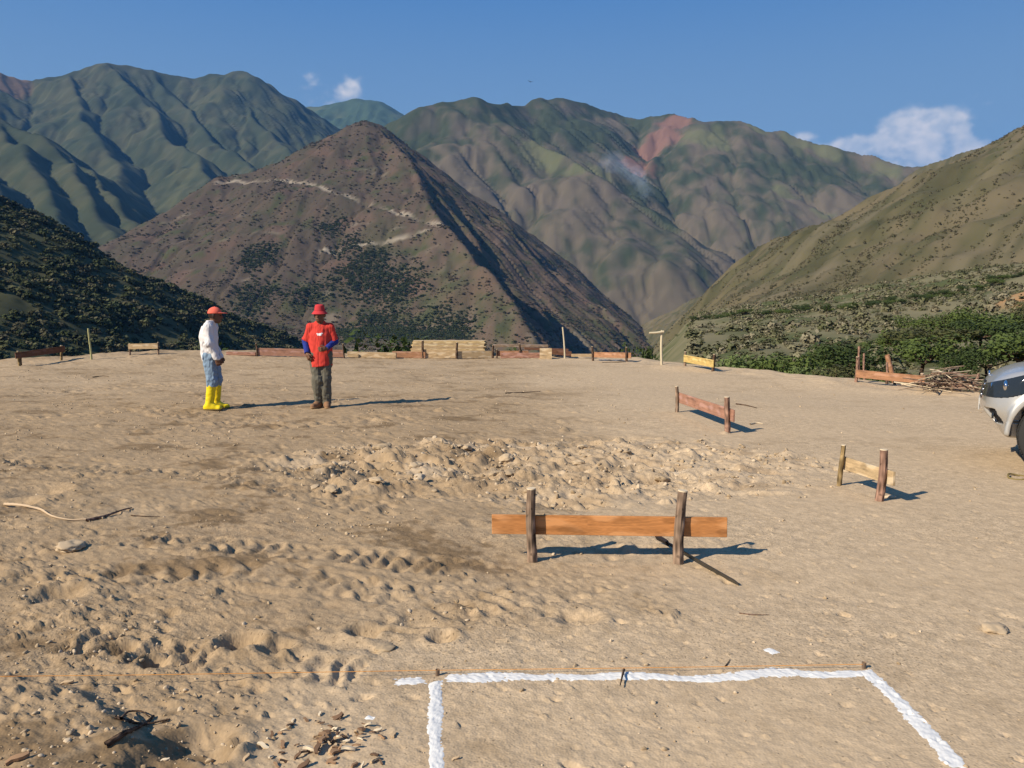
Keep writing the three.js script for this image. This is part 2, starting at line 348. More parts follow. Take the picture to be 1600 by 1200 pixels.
// the dark scrubby slope on the left
const leftSlope = terrain('left_scrub_hillside', {
  x0: -700, x1: -60, z0: -900, z1: -150, cell: 3.2, seed: 21, K: 0.2, iters: 4,
  height: ridgeField([
    { p: [[-700, 60, 400], [-400, 150, 440], [-200, 215, 480], [0, 303, 520], [60, 345, 540], [130, 388, 560], [185, 432, 580], [250, 474, 600], [310, 500, 620], [350, 525, 640], [400, 562, 660], [460, 610, 690]] },
    { p: [[0, 303, 520], [20, 400, 440], [40, 500, 370], [60, 600, 320]], s: 0.5 },
    { p: [[-200, 215, 480], [-180, 350, 390], [-150, 480, 320], [-120, 600, 270]], s: 0.5 },
    { p: [[185, 432, 580], [190, 500, 500], [190, 570, 440]], s: 0.5 },
  ], { slope: 0.62, warp: 14, warpLen: 150, ribLen: 55, ribAmp: 12, rough: 5, roughLen: 45, base: -110 }),
  color: (x, y, z) => mix3([0.062, 0.064, 0.032], [0.090, 0.084, 0.044], smooth(-0.3, 0.5, fbm(x / 60, z / 60, 4) + 0.3 * fbm(x / 9, z / 9, 2))),
});
leftSlope.build();

// the long hillside on the right, two crests
const rightHill = terrain('right_hillside', {
  x0: 20, x1: 1250, z0: -2150, z1: -60, cell: 5, seed: 31, K: 0.34, iters: 5,
  height: (() => {
    const f = ridgeField([
      { p: [[2300, 80, 430], [1950, 110, 480], [1750, 148, 550], [1650, 178, 580], [1600, 196, 600], [1520, 244, 680], [1440, 300, 760], [1385, 370, 820], [1325, 440, 860], [1275, 510, 880], [1240, 570, 890]], s: 0.5 },
      { p: [[1900, 60, 1150], [1700, 160, 1250], [1600, 200, 1320], [1500, 238, 1390], [1440, 263, 1450], [1380, 299, 1510], [1305, 346, 1600], [1245, 391, 1680], [1175, 452, 1760], [1120, 502, 1830], [1080, 540, 1880], [1060, 575, 1900]], s: 0.6, s1: 1.0 },
      { p: [[1600, 196, 600], [1560, 300, 470], [1510, 400, 390], [1470, 470, 330]], s: 0.45, rib: 0.6 },
      { p: [[1750, 148, 550], [1720, 270, 430], [1660, 390, 330], [1620, 460, 270]], s: 0.45, rib: 0.6 },
      { p: [[1520, 244, 680], [1490, 330, 580], [1450, 420, 500], [1425, 480, 450]], s: 0.55, rib: 0.6 },
      { p: [[1300, 346, 1600], [1270, 410, 1420], [1220, 470, 1300], [1180, 520, 1200]], s: 0.55, rib: 0.7 },
      { p: [[1440, 263, 1450], [1380, 350, 1270], [1320, 420, 1150]], s: 0.55, rib: 0.7 },
      { p: [[1150, 452, 1800], [1130, 500, 1640], [1110, 545, 1500]], s: 0.5, rib: 0.7 },
    ], { slope: 0.5, warp: 24, warpLen: 240, ribLen: 46, ribAmp: 26, rough: 7, roughLen: 70, base: -110 });
    return (x, z) => Math.max(f(x, z) - 45 * smooth(270, 110, -z) - 0.25 * Math.max(0, 260 + z) - 0.6 * Math.max(0, -0.27 * z - x) * smooth(1500, 900, -z), -110);
  })(),
  color: (x, y, z, s, f) => {
    const n = fbm(x / 140, z / 140, 4), m = fbm(x / 20, z / 20, 3);
    let c = mix3([0.128, 0.104, 0.061], [0.086, 0.078, 0.040], smooth(-0.35, 0.35, n + 0.8 * m));
    c = mix3(c, [0.060, 0.066, 0.030], 0.65 * smooth(0.2, 0.55, m + 0.4 * fbm(x / 60 + 30, z / 60, 2)));
    const across = x * 0.66 + z * 0.75, along = -x * 0.75 + z * 0.66;                                  // tufts and bare streaks run straight down the slope
    c = mix3(c, [0.052, 0.052, 0.026], 0.7 * smooth(0.0, 0.4, fbm(across / 13, along / 130, 3) + 0.2 * n));
    c = mix3(c, [0.150, 0.125, 0.078], 0.6 * smooth(0.08, 0.45, fbm(across / 16 + 40, along / 150, 3)));
    c = mix3(c, [0.145, 0.118, 0.080], 0.6 * smooth(0.25, 0.6, fbm(x / 50 + 11, z / 50, 3) + 0.4 * m));
    return c;
  },
});
rightHill.build();

// the near shelf of brush below the clearing
const shelfHeight = (x, z) => {
  const D = -z, X = Math.max(0, x);
  let y = -2.6 + 0.0010 * X * X * (1 - 0.4 * smooth(90, 200, X)) + 1.1 * fbm(x / 22, z / 22, 4) + 0.35 * fbm(x / 5, z / 5, 3);
  y -= 0.9 * Math.max(0, (0.235 * D - 1.2) - x);                          // falls away to the valley on its left
  y += 3.2 * Math.exp(-(((x - 60) / 5) ** 2) - (((D - 92) / 8) ** 2));  // a bank of orange earth
  return y;
};
const shelf = terrain('brush_slope', {
  x0: -14, x1: 190, z0: -250, z1: 20, cell: 1.5, seed: 41, K: 0.03, iters: 1, height: shelfHeight,
  color: (x, y, z) => {
    const n = fbm(x / 14, z / 14, 4), m = fbm(x / 3, z / 3, 2);
    let c = mix3([0.17, 0.15, 0.088], [0.075, 0.085, 0.036], smooth(-0.2, 0.35, n + 0.3 * m));
    c = mix3(c, [0.30, 0.18, 0.09], smooth(0.25, 0.5, Math.exp(-(((x - 60) / 5) ** 2) - (((z + 92) / 8) ** 2)) + 0.2 * m));
    return c;
  },
});
shelf.build();
{
  const g = new THREE.PlaneGeometry(13000, 15000, 40, 40); g.rotateX(-Math.PI / 2);
  const p = g.attributes.position, col = new Float32Array(p.count * 3);
  for (let i = 0; i < p.count; i++) { col.set([0.15, 0.13, 0.085], i * 3); p.setY(i, -96); }
  g.setAttribute('color', new THREE.BufferAttribute(col, 3));
  structure('valley_floor', g, earthMat);
}

// ------------------------------------------------------------------ the cleared ground
const EDGE = [[-90, 6], [-45, -14], [-24, -20.5], [-16, -24], [-11, -27.3], [-5, -28.2], [1, -28.6], [4.2, -27.2], [5.4, -23.5], [7.4, -20.2], [8.6, -17.2], [9.6, -15.3], [13, -13.2], [22, -10.5], [60, -4]].map(([x, z]) => V(x, 0, z));
function edgeDistance(x, z) {                                            // positive beyond the lip of the clearing
  let best = 1e9, sgn = -1;
  for (let i = 0; i + 1 < EDGE.length; i++) {
    const a = EDGE[i], b = EDGE[i + 1], dx = b.x - a.x, dz = b.z - a.z, t = clamp(((x - a.x) * dx + (z - a.z) * dz) / (dx * dx + dz * dz), 0, 1);
    const d = Math.hypot(x - a.x - t * dx, z - a.z - t * dz);
    if (d < best) { best = d; sgn = dx * (z - a.z) - dz * (x - a.x) < 0 ? 1 : -1; }
  }
  return best * sgn;
}
const flat = (px, py) => { const d = bearing(px, py); return V(d.x * EYE / -d.y, 0, d.z * EYE / -d.y); };
const PIT = { c: flat(860, 722), rx: 3.3, rz: 2.0 };
const pitMask = (x, z) => { const q = Math.hypot((x - PIT.c.x) / PIT.rx, (z - PIT.c.z) / PIT.rz) + 0.22 * fbm(x * 0.9, z * 0.9, 3); return smooth(1.08, 0.72, q); };
const roughness = (x, z) => {
  const D = -z;
  const left = smooth(2.2, -1.6, x - 0.05 * D + 0.8 * fbm(x * 0.35, z * 0.35, 2));
  const plot = smooth(-1.25, -0.8, x) * smooth(2.9, 2.3, x) * smooth(4.3, 3.6, D);                  // trodden round the lime marks
  return (0.22 + 0.78 * left * (1 - 0.45 * smooth(9, 20, D))) * (1 - 0.55 * plot);
};
const TRACKS = [
  { p: [flat(120, 842), flat(330, 852), flat(560, 868), flat(760, 892)], w: 0.15, pitch: 0.125, a: 0.026 },
  { p: [flat(120, 1000), flat(330, 1030), flat(560, 1052)], w: 0.13, pitch: 0.11, a: 0.020 },
  { p: [flat(420, 1052), flat(560, 1000), flat(760, 940), flat(930, 905)], w: 0.17, pitch: 0.15, a: 0.016 },
  { p: [flat(-60, 720), flat(200, 735), flat(420, 760), flat(600, 800)], w: 0.2, pitch: 0.17, a: 0.020 },
  { p: [flat(-100, 930), flat(150, 900), flat(400, 890), flat(640, 930)], w: 0.17, pitch: 0.16, a: 0.018 },
  { p: [flat(20, 655), flat(250, 640), flat(420, 668), flat(640, 655)], w: 0.28, pitch: 0.24, a: 0.022 },
  { p: [flat(60, 610), flat(250, 598), flat(420, 606)], w: 0.4, pitch: 0.3, a: 0.02 },
];
for (const T of TRACKS) { let s = 0; T.s = T.p.map((q, i) => (i ? (s += q.distanceTo(T.p[i - 1])) : 0)); }
const HOLES = [[375, 1003, 0.085, 0.085], [60, 770, 0.2, 0.05], [20, 790, 0.16, 0.07], [570, 985, 0.07, 0.05], [310, 1165, 0.10, 0.045], [190, 1012, 0.06, 0.06], [240, 1035, 0.05, 0.05], [690, 995, 0.06, 0.05], [905, 965, 0.10, 0.03], [90, 935, 0.12, 0.05], [430, 1010, 0.07, 0.04], [335, 1185, 0.06, 0.04]].map(([a, b, r, d]) => ({ c: flat(a, b), r, d }));
const MOUND = [flat(-120, 1075), flat(70, 1120), flat(140, 1195), flat(0, 1260)];
function cellBumps(x, z, size, keep, seed) {                             // crumbs and clods pressed into the soil: rounded lumps on a jittered lattice
  const i0 = Math.floor(x / size), j0 = Math.floor(z / size); let best = 0;
  for (let j = j0 - 1; j <= j0 + 1; j++) for (let i = i0 - 1; i <= i0 + 1; i++) {
    const k = hash(i * 3 + seed, j * 5 - seed); if (k > keep) continue;
    const a = hash(i + 17 * seed, j + 3), b = hash(i - 5, j + 29 * seed), r = size * (0.22 + 0.42 * hash(i + 91, j - 13 + seed));
    const ang = a * 6.283, ux = x - (i + a) * size, uz = z - (j + b) * size, vx = ux * Math.cos(ang) + uz * Math.sin(ang), vz = (-ux * Math.sin(ang) + uz * Math.cos(ang)) * 1.5;
    const q = (vx * vx + vz * vz) / (r * r);
    if (q < 1) best = Math.max(best, r * Math.min(1, 1.5 * (1 - q)) * (0.35 + 0.45 * b));
  }
  return best;
}
function groundHeight(x, z, fine = true) {
  const D = -z, R = roughness(x, z), P = pitMask(x, z);
  let y = 0.05 * fbm(x / 4 + 3, z / 4, 2) + 0.10 * fbm(x / 11, z / 11 + 4, 2) * smooth(6, 16, D);
  y += 0.24 * Math.exp(-(((x + 10.5) / 4.5) ** 2) - (((z + 26.5) / 3) ** 2));
  const wx = x + 0.18 * fbm(x * 1.3, z * 1.3, 2), wz = z + 0.18 * fbm(x * 1.3 + 9, z * 1.3 - 4, 2);
  y += R * (0.032 * fbm(wx * 0.95, wz * 1.1, 3) + 0.012 * ridged(wx * 1.6 + 4, wz * 2.0, 2) * smooth(-0.2, 0.4, fbm(x * 0.6, z * 0.6, 2)));
  y += (0.35 * R + 0.03) * 0.036 * fbm(wx * 4.1, wz * 4.1, 5, 0.6);
  y -= R * 0.016 * smooth(0.28, 0.5, fbm(wx * 2.2 + 77, wz * 2.8 - 31, 3));
  if (P > 0) {                                                           // the torn-up patch
    const Q = P * lerp(1, 0.55, smooth(0.6, 2.6, x));
    y += Q * (-0.05 + 0.075 * ridged(wx * 1.05 + 8, wz * 1.5 - 2, 3) + 0.085 * fbm(wx * 2.6, wz * 3.4, 5, 0.6));
    y += Q * (0.45 * cellBumps(wx, wz, 0.33, 0.4, 5) + 0.5 * cellBumps(wx, wz, 0.15, 0.45, 6) + 0.5 * cellBumps(x, z, 0.07, 0.45, 7) + 0.018 * fbm(x * 17, z * 17, 3, 0.6));
  }
  for (const T of TRACKS) {
    for (let i = 0; i + 1 < T.p.length; i++) {
      const a = T.p[i], b = T.p[i + 1], dx = b.x - a.x, dz = b.z - a.z, l = Math.hypot(dx, dz), t = ((x - a.x) * dx + (z - a.z) * dz) / (l * l);
      if (t < 0 || t >= 1) continue;
      const across = ((x - a.x) * dz - (z - a.z) * dx) / l; if (Math.abs(across) > T.w * 1.6) continue;
      const s = T.s[i] + t * l, e = Math.abs(across) / T.w, wob = 0.55 * noise2(s * 2.3 + T.w * 40, across * 5) + 0.3 * noise2(s * 7, across * 9);
      const m = smooth(1.25, 0.7, e) * smooth(-0.6, 0.1, noise2(s * 1.9 + i * 9, T.w * 50 + across * 3));
      y += m * T.a * (Math.sin((s / T.pitch + wob) * 6.283 + across * 4) * 0.72 - 0.25 + 0.4 * fbm(x * 9, z * 9, 3)) + T.a * 0.7 * Math.exp(-(((e - 1.25) / 0.22) ** 2)) * (0.5 + 0.5 * noise2(s * 7, 3));
    }
  }
  for (const h of HOLES) { const q = ((x - h.c.x) ** 2 + (z - h.c.z) ** 2) / (h.r * h.r); if (q < 6) { y -= h.d * Math.exp(-q * q * 0.8); y += 0.25 * h.d * Math.exp(-((Math.sqrt(q) - 1.6) ** 2) * 5); } }
  { // smooth heap at the near left, with a sharp lip on its far side
    const q = Math.hypot(x + 2.38, z + 2.28) / 1.14 + 0.08 * fbm(x * 2, z * 2, 3);
    y += 0.060 * smooth(1.04, 0.92, q);
  }
  if (fine) {
    const C = smooth(-0.15, 0.45, fbm(x * 0.8 + 60, z * 0.8 - 12, 3)) * smooth(0.2, 0.75, R) + 0.5 * P;       // crumbs lie in drifts
    y += cellBumps(wx, wz, 0.17, 0.16 * C, 1) * 0.4 + cellBumps(wx, wz, 0.07, 0.38 * C, 2) * 0.45;
    y -= cellBumps(wx, wz, 0.075, 0.01 + 0.13 * C, 8) * 0.6;
    if (D < 9) y += cellBumps(x, z, 0.026, 0.07 + 0.6 * C, 3) * 0.8 - cellBumps(x, z, 0.033, 0.05 + 0.3 * C, 9) * 0.8;
    y += (0.2 + 0.8 * R) * (0.011 * fbm(x * 11, z * 11, 4, 0.6) + 0.004 * fbm(x * 40, z * 40, 2));
  }
  const e = edgeDistance(x, z);
  if (e > -3) y += 0.12 * Math.exp(-(((e + 0.7) / 0.9) ** 2)) * (0.5 + fbm(x * 0.8, z * 0.8, 3)) * smooth(12, 16, D + 4 * smooth(2, -6, x));
  if (e > 0) { const right = smooth(2, 7, x); y -= lerp(0.85 * e * e / (e + 1.2), Math.min(0.5 * e * e / (e + 1.2), 2.6), right); }
  return y;
}
const GROUND = (() => {
  const ds = []; for (let d = -40; d < -6; d += 1.5) ds.push(d);
  for (let d = -6; d < 2.1; d += 0.13) ds.push(d);
  for (let d = 2.1; d < 33;) { ds.push(d); d += Math.max(0.0115, 0.0044 * d); }
  for (let d = 33; d < 60; d += 1) ds.push(d);
  const half = (d) => 2.1 + 0.95 * Math.max(1.6, d), nx = 900, nz = ds.length, K = 0.9;
  // close columns where the ground lies before the viewer, wide ones out to 60 m at either side
  const colX = (u, d) => { const a = Math.abs(u), w = half(d); return Math.sign(u) * (a <= K ? a / K * w : w + ((a - K) / (1 - K)) ** 2 * 60); };
  const colU = (x, d) => { const a = Math.abs(x), w = half(d); return Math.sign(x) * (a <= w ? a / w * K : Math.min(1, K + (1 - K) * Math.sqrt((a - w) / 60))); };
  return { ds, half, colX, colU, nx, nz, h: new Float32Array(nx * nz) };
})();
{
  const { ds, colX, nx, nz, h } = GROUND, pos = new Float32Array(nx * nz * 3), col = new Float32Array(nx * nz * 3), uv = new Float32Array(nx * nz * 2);
  for (let j = 0; j < nz; j++) for (let i = 0; i < nx; i++) {
    const n = j * nx + i, d = ds[j], x = colX(i / (nx - 1) * 2 - 1, d), z = -d;
    h[n] = groundHeight(x, z);
    pos.set([x, h[n], z], n * 3); uv.set([x / 1.9, z / 1.9], n * 2);
    const R = roughness(x, z), P = pitMask(x, z), a = fbm(x * 0.45 + 4, z * 0.45, 4), b = fbm(x * 2.3, z * 2.3, 3), c3 = fbm(x * 9, z * 9, 2);
    let c = mix3([0.600, 0.462, 0.308], [0.430, 0.315, 0.196], clamp(smooth(0.25, 0.95, R + 0.25 * a) + 0.18 * b, 0, 1));
    c = mix3(c, [0.330, 0.238, 0.143], 0.5 * smooth(0.12, 0.5, a * 0.7 + b * 0.5) * (0.3 + 0.7 * R));
    c = mix3(c, [0.20, 0.135, 0.075], 0.75 * smooth(0.22, 0.5, fbm(x * 1.1 + 90, z * 1.3, 4) + 0.35 * c3 + 0.12) * smooth(0.35, 0.9, R));
    c = mix3(c, [0.50, 0.38, 0.25], 0.6 * smooth(0.2, 0.5, fbm(x * 0.8 - 50, z * 1.0 + 7, 4) + 0.2 * c3) * R);
    c = mix3(c, [0.30, 0.21, 0.12], 0.55 * smooth(0.2, 0.5, c3 + 0.3 * b) * R);
    if (P > 0.05) c = mix3(c, [0.58, 0.455, 0.315], 0.8 * P * smooth(0.10, 0.4, fbm(x * 1.5 + 20, z * 1.7, 3) + 0.35 * c3));
    if (P > 0.05) c = mix3(c, [0.36, 0.255, 0.155], 0.6 * P * smooth(0.1, 0.4, fbm(x * 2.1 - 20, z * 2.3, 3)));
    col.set(c, n * 3);
  }
  const idx = new Uint32Array((nx - 1) * (nz - 1) * 6); let q = 0;
  for (let j = 0; j < nz - 1; j++) for (let i = 0; i < nx - 1; i++) { const n = j * nx + i; idx.set([n, n + 1, n + nx, n + 1, n + nx + 1, n + nx], q); q += 6; }
  const g = new THREE.BufferGeometry();
  g.setAttribute('position', new THREE.BufferAttribute(pos, 3)); g.setAttribute('color', new THREE.BufferAttribute(col, 3)); g.setAttribute('uv', new THREE.BufferAttribute(uv, 2)); g.setIndex(new THREE.BufferAttribute(idx, 1));
  g.computeVertexNormals();
  const grain = texture(1024, 1024, (u, v) => { const n = 0.5 + 0.20 * tileNoise(u, v, 40) + 0.22 * tileNoise(v, u, 95) + 0.25 * tileNoise(u, v, 210); return n; });
  const tint = texture(1024, 1024, (u, v) => {
    const n = 0.6 * tileNoise(u, v, 22) + 0.6 * tileNoise(v, u, 70) + 0.6 * tileNoise(u, v, 190), s = smooth(0.55, 0.8, tileNoise(u + 0.3, v, 120) + 0.2 * n);
    const k = 0.90 + 0.10 * n - 0.22 * s; return [k, k * 0.985, k * 0.965];
  }, true);
  const m = new THREE.MeshPhysicalMaterial({ vertexColors: true, roughness: 1, specularIntensity: 0.15, map: tint, bumpMap: grain, bumpScale: 0.0035 });
  structure('ground', g, m);
}
function groundAt(x, z) {
  const { ds, colU, nx, nz, h } = GROUND, d = -z;
  let lo = 0, hi = nz - 2; while (lo < hi) { const m = (lo + hi + 1) >> 1; if (ds[m] <= d) lo = m; else hi = m - 1; }
  const b = clamp((d - ds[lo]) / (ds[lo + 1] - ds[lo]), 0, 1);
  const row = (j) => { const f = clamp((colU(x, ds[j]) + 1) / 2 * (nx - 1), 0, nx - 1.001), i = Math.floor(f); return lerp(h[j * nx + i], h[j * nx + i + 1], f - i); };
  return lerp(row(lo), row(lo + 1), b);
}
function onGround(px, py) {                                              // where a bearing meets the clearing
  const d = bearing(px, py), k = 1 / -d.z;
  for (let D = 1.5; D < 34; D += 0.01) { const x = d.x * k * D, y = EYE + d.y * k * D; if (y < groundAt(x, -D)) return V(x, groundAt(x, -D), -D); }
  const f = flat(px, py); return V(f.x, groundAt(f.x, f.z), f.z);
}
// ------------------------------------------------------------------ meshes from distance fields (surface nets)
function meshField(f, lo, hi, cell) {
  const n = [0, 1, 2].map((k) => Math.ceil((hi[k] - lo[k]) / cell) + 2), [nx, ny, nz] = n, v = new Float32Array(nx * ny * nz);
  for (let k = 0, o = 0; k < nz; k++) for (let j = 0; j < ny; j++) for (let i = 0; i < nx; i++, o++) v[o] = f(lo[0] + i * cell, lo[1] + j * cell, lo[2] + k * cell);
  const id = new Int32Array(nx * ny * nz).fill(-1), pos = [], idx = [];
  const sx = 1, sy = nx, sz = nx * ny, corner = [0, sx, sy, sx + sy, sz, sx + sz, sy + sz, sx + sy + sz], cx = [0, 1, 0, 1, 0, 1, 0, 1], cy = [0, 0, 1, 1, 0, 0, 1, 1], cz = [0, 0, 0, 0, 1, 1, 1, 1];
  const edges = [[0, 1], [2, 3], [4, 5], [6, 7], [0, 2], [1, 3], [4, 6], [5, 7], [0, 4], [1, 5], [2, 6], [3, 7]];
  for (let k = 0; k < nz - 1; k++) for (let j = 0; j < ny - 1; j++) for (let i = 0; i < nx - 1; i++) {
    const o = i + j * sy + k * sz; let inn = 0;
    for (let c = 0; c < 8; c++) if (v[o + corner[c]] < 0) inn++;
    if (inn === 0 || inn === 8) continue;
    let x = 0, y = 0, z = 0, m = 0;
    for (const [a, b] of edges) { const p = v[o + corner[a]], q = v[o + corner[b]]; if ((p < 0) === (q < 0)) continue; const t = p / (p - q); x += cx[a] + t * (cx[b] - cx[a]); y += cy[a] + t * (cy[b] - cy[a]); z += cz[a] + t * (cz[b] - cz[a]); m++; }
    id[o] = pos.length / 3; pos.push(lo[0] + (i + x / m) * cell, lo[1] + (j + y / m) * cell, lo[2] + (k + z / m) * cell);
  }
  const quad = (a, b, c, d, flip) => { if (a < 0 || b < 0 || c < 0 || d < 0) return; if (flip) idx.push(a, c, b, a, d, c); else idx.push(a, b, c, a, c, d); };
  for (let k = 1; k < nz - 1; k++) for (let j = 1; j < ny - 1; j++) for (let i = 1; i < nx - 1; i++) {
    const o = i + j * sy + k * sz, a = v[o] < 0;
    if (a !== v[o + sx] < 0) quad(id[o - sy - sz], id[o - sz], id[o], id[o - sy], !a);
    if (a !== v[o + sy] < 0) quad(id[o - sx - sz], id[o - sx], id[o], id[o - sz], !a);
    if (a !== v[o + sz] < 0) quad(id[o - sx - sy], id[o - sy], id[o], id[o - sx], !a);
  }
  const nor = new Float32Array(pos.length), e = cell * 0.5;
  for (let p = 0; p < pos.length; p += 3) {
    const x = pos[p], y = pos[p + 1], z = pos[p + 2], a = f(x + e, y, z) - f(x - e, y, z), b = f(x, y + e, z) - f(x, y - e, z), c = f(x, y, z + e) - f(x, y, z - e), l = 1 / (Math.hypot(a, b, c) || 1);
    nor[p] = a * l; nor[p + 1] = b * l; nor[p + 2] = c * l;
  }
  const g = new THREE.BufferGeometry();
  g.setAttribute('position', new THREE.Float32BufferAttribute(pos, 3)); g.setAttribute('normal', new THREE.BufferAttribute(nor, 3)); g.setIndex(idx);
  return g;
}
const smin = (a, b, k) => { const h = Math.max(k - Math.abs(a - b), 0) / k; return Math.min(a, b) - h * h * k * 0.25; };
const smax = (a, b, k) => -smin(-a, -b, k);
function bone(a, b, ra, rb) {
  const dx = b[0] - a[0], dy = b[1] - a[1], dz = b[2] - a[2], l2 = dx * dx + dy * dy + dz * dz + 1e-9;
  return (x, y, z) => { const t = clamp(((x - a[0]) * dx + (y - a[1]) * dy + (z - a[2]) * dz) / l2, 0, 1); return Math.hypot(x - a[0] - t * dx, y - a[1] - t * dy, z - a[2] - t * dz) - lerp(ra, rb, t); };
}
const ball = (c, r) => (x, y, z) => { const q = Math.hypot((x - c[0]) / r[0], (y - c[1]) / r[1], (z - c[2]) / r[2]); return (q - 1) * Math.min(r[0], r[1], r[2]); };
const union = (list, k) => (x, y, z) => { let d = 1e9; for (const f of list) d = smin(d, f(x, y, z), k); return d; };
const boxField = (c, h, r) => (x, y, z) => { const a = Math.abs(x - c[0]) - h[0] + r, b = Math.abs(y - c[1]) - h[1] + r, d = Math.abs(z - c[2]) - h[2] + r; return Math.hypot(Math.max(a, 0), Math.max(b, 0), Math.max(d, 0)) + Math.min(Math.max(a, b, d), 0) - r; };

// ------------------------------------------------------------------ wood
const grainTex = texture(512, 256, (u, v) => { const w = v + 0.03 * tileNoise(u, v, 3); const g = 0.5 + 0.5 * Math.sin(6.283 * (w * 9 + 1.4 * tileNoise(u * 0.5, w, 4))); const k = 0.84 + 0.07 * g + 0.12 * smooth(0.1, 0.6, tileNoise(u, v, 5)) - 0.10 * smooth(0.3, 0.7, tileNoise(u + 0.4, v, 7)) + 0.10 * tileNoise(u, v * 4 % 1, 30) + 0.07 * tileNoise(u, v, 8); return [k, k * (0.97 + 0.05 * smooth(0.1, 0.6, tileNoise(u, v, 5))), k * (0.92 + 0.14 * smooth(0.1, 0.6, tileNoise(u, v, 5)))]; }, true);
const barkTex = texture(256, 256, (u, v) => { const k = 0.72 + 0.28 * tileNoise(u, v * 0.25, 24) + 0.2 * tileNoise(u, v, 9) - 0.25 * smooth(0.4, 0.7, tileNoise(u, v, 14)); return k; }, true);
const barkBump = texture(256, 256, (u, v) => 0.5 + 0.4 * tileNoise(u, v * 0.25, 24) + 0.25 * tileNoise(u, v, 12));
const wood = (r, g, b) => mat(r, g, b, 0.8, { map: grainTex });
const M = {
  bark: mat(0.40, 0.275, 0.19, 0.95, { map: barkTex, bumpMap: barkBump, bumpScale: 0.004 }), barkDark: mat(0.19, 0.12, 0.08, 0.95, { map: barkTex, bumpMap: barkBump, bumpScale: 0.004 }), barkOlive: mat(0.46, 0.32, 0.15, 0.95, { map: barkTex, bumpMap: barkBump, bumpScale: 0.004 }), barkRed: mat(0.46, 0.27, 0.19, 0.95, { map: barkTex, bumpMap: barkBump, bumpScale: 0.004 }),
  cut: mat(0.62, 0.50, 0.34, 0.9), plank: wood(0.60, 0.275, 0.105), plankSand: wood(0.60, 0.46, 0.29), plankRed: wood(0.44, 0.245, 0.185), plankYellow: wood(0.66, 0.50, 0.20), plankBrown: wood(0.20, 0.10, 0.065), plankOrange: wood(0.46, 0.25, 0.15), plankPale: wood(0.60, 0.45, 0.28), plankFresh: wood(0.68, 0.52, 0.29), plankGrey: wood(0.32, 0.24, 0.18),
  bamboo: mat(0.38, 0.36, 0.17, 0.6), pole: mat(0.52, 0.44, 0.30, 0.8), lime: mat(0.66, 0.645, 0.615, 1), steel: mat(0.05, 0.055, 0.06, 0.42, { metalness: 0.55, specularIntensity: 0.6 }), handle: mat(0.025, 0.02, 0.02, 0.6), cord: mat(0.62, 0.27, 0.06, 0.8),
};
function stakeGeometry(h, r, seed, bend = 0.012) {                       // a cut branch: uneven, slightly bent, a blunt top
  const g = new THREE.CylinderGeometry(1, 1, 1, 14, 12, true), p = g.attributes.position, q = g.attributes.uv;
  for (let i = 0; i < p.count; i++) {
    const t = p.getY(i) + 0.5, a = Math.atan2(p.getZ(i), p.getX(i)), k = r * (1.08 - 0.16 * t) * (1 + 0.10 * noise2(Math.cos(a) * 1.2 + seed * 7, t * 5 + Math.sin(a)) + 0.05 * noise2(t * 14 + seed, a));
    p.setXYZ(i, Math.cos(a) * k + bend * Math.sin(t * 3 + seed), (t * (h + 0.1)) - 0.1, Math.sin(a) * k + bend * Math.cos(t * 2.6 + seed * 2) - bend);
    q.setXY(i, q.getX(i) * r * 12, t * h * 2);
  }
  g.computeVertexNormals(); return g;
}
function addStake(parent, base, h, r, material, seed, lean = [0, 0]) {
  const s = part('stake', stakeGeometry(h, r, seed), material, parent); s.position.copy(base); s.rotation.set(lean[0], 0, lean[1]);
  const g = new THREE.CylinderGeometry(r * 0.93, r * 0.95, 0.008, 14); const t = part('cut_end', g, M.cut, s); t.position.set(0.012 * Math.sin(3 + seed), h + 0.003, 0.012 * Math.cos(2.6 + seed * 2) - 0.012); t.rotation.z = 0.06 * Math.sin(seed * 9);
  return s;
}
function plankGeometry(l, w, t, seed = 0) {
  const g = new RoundedBoxGeometry(l, w, t, 2, Math.min(0.004, t * 0.2)), p = g.attributes.position, uv = g.attributes.uv;
  for (let i = 0; i < p.count; i++) { uv.setXY(i, p.getX(i) / 1.2 + seed * 0.37, (p.getY(i) + p.getZ(i) * 0.8) / 0.42 + seed * 0.61); }
  return g;
}
function addPlank(parent, a, b, w, t, material, seed = 0, name = 'board', roll = 0) {
  const m = part(name, plankGeometry(a.distanceTo(b), w, t, seed), material, parent), x = b.clone().sub(a).normalize(), z = V(0, 1, 0).cross(x).negate().normalize(), y = z.clone().cross(x).normalize();
  m.matrixAutoUpdate = true; m.position.copy(a).add(b).multiplyScalar(0.5); m.quaternion.setFromRotationMatrix(new THREE.Matrix4().makeBasis(x, y, z)); if (roll) m.rotateX(roll); return m;
}
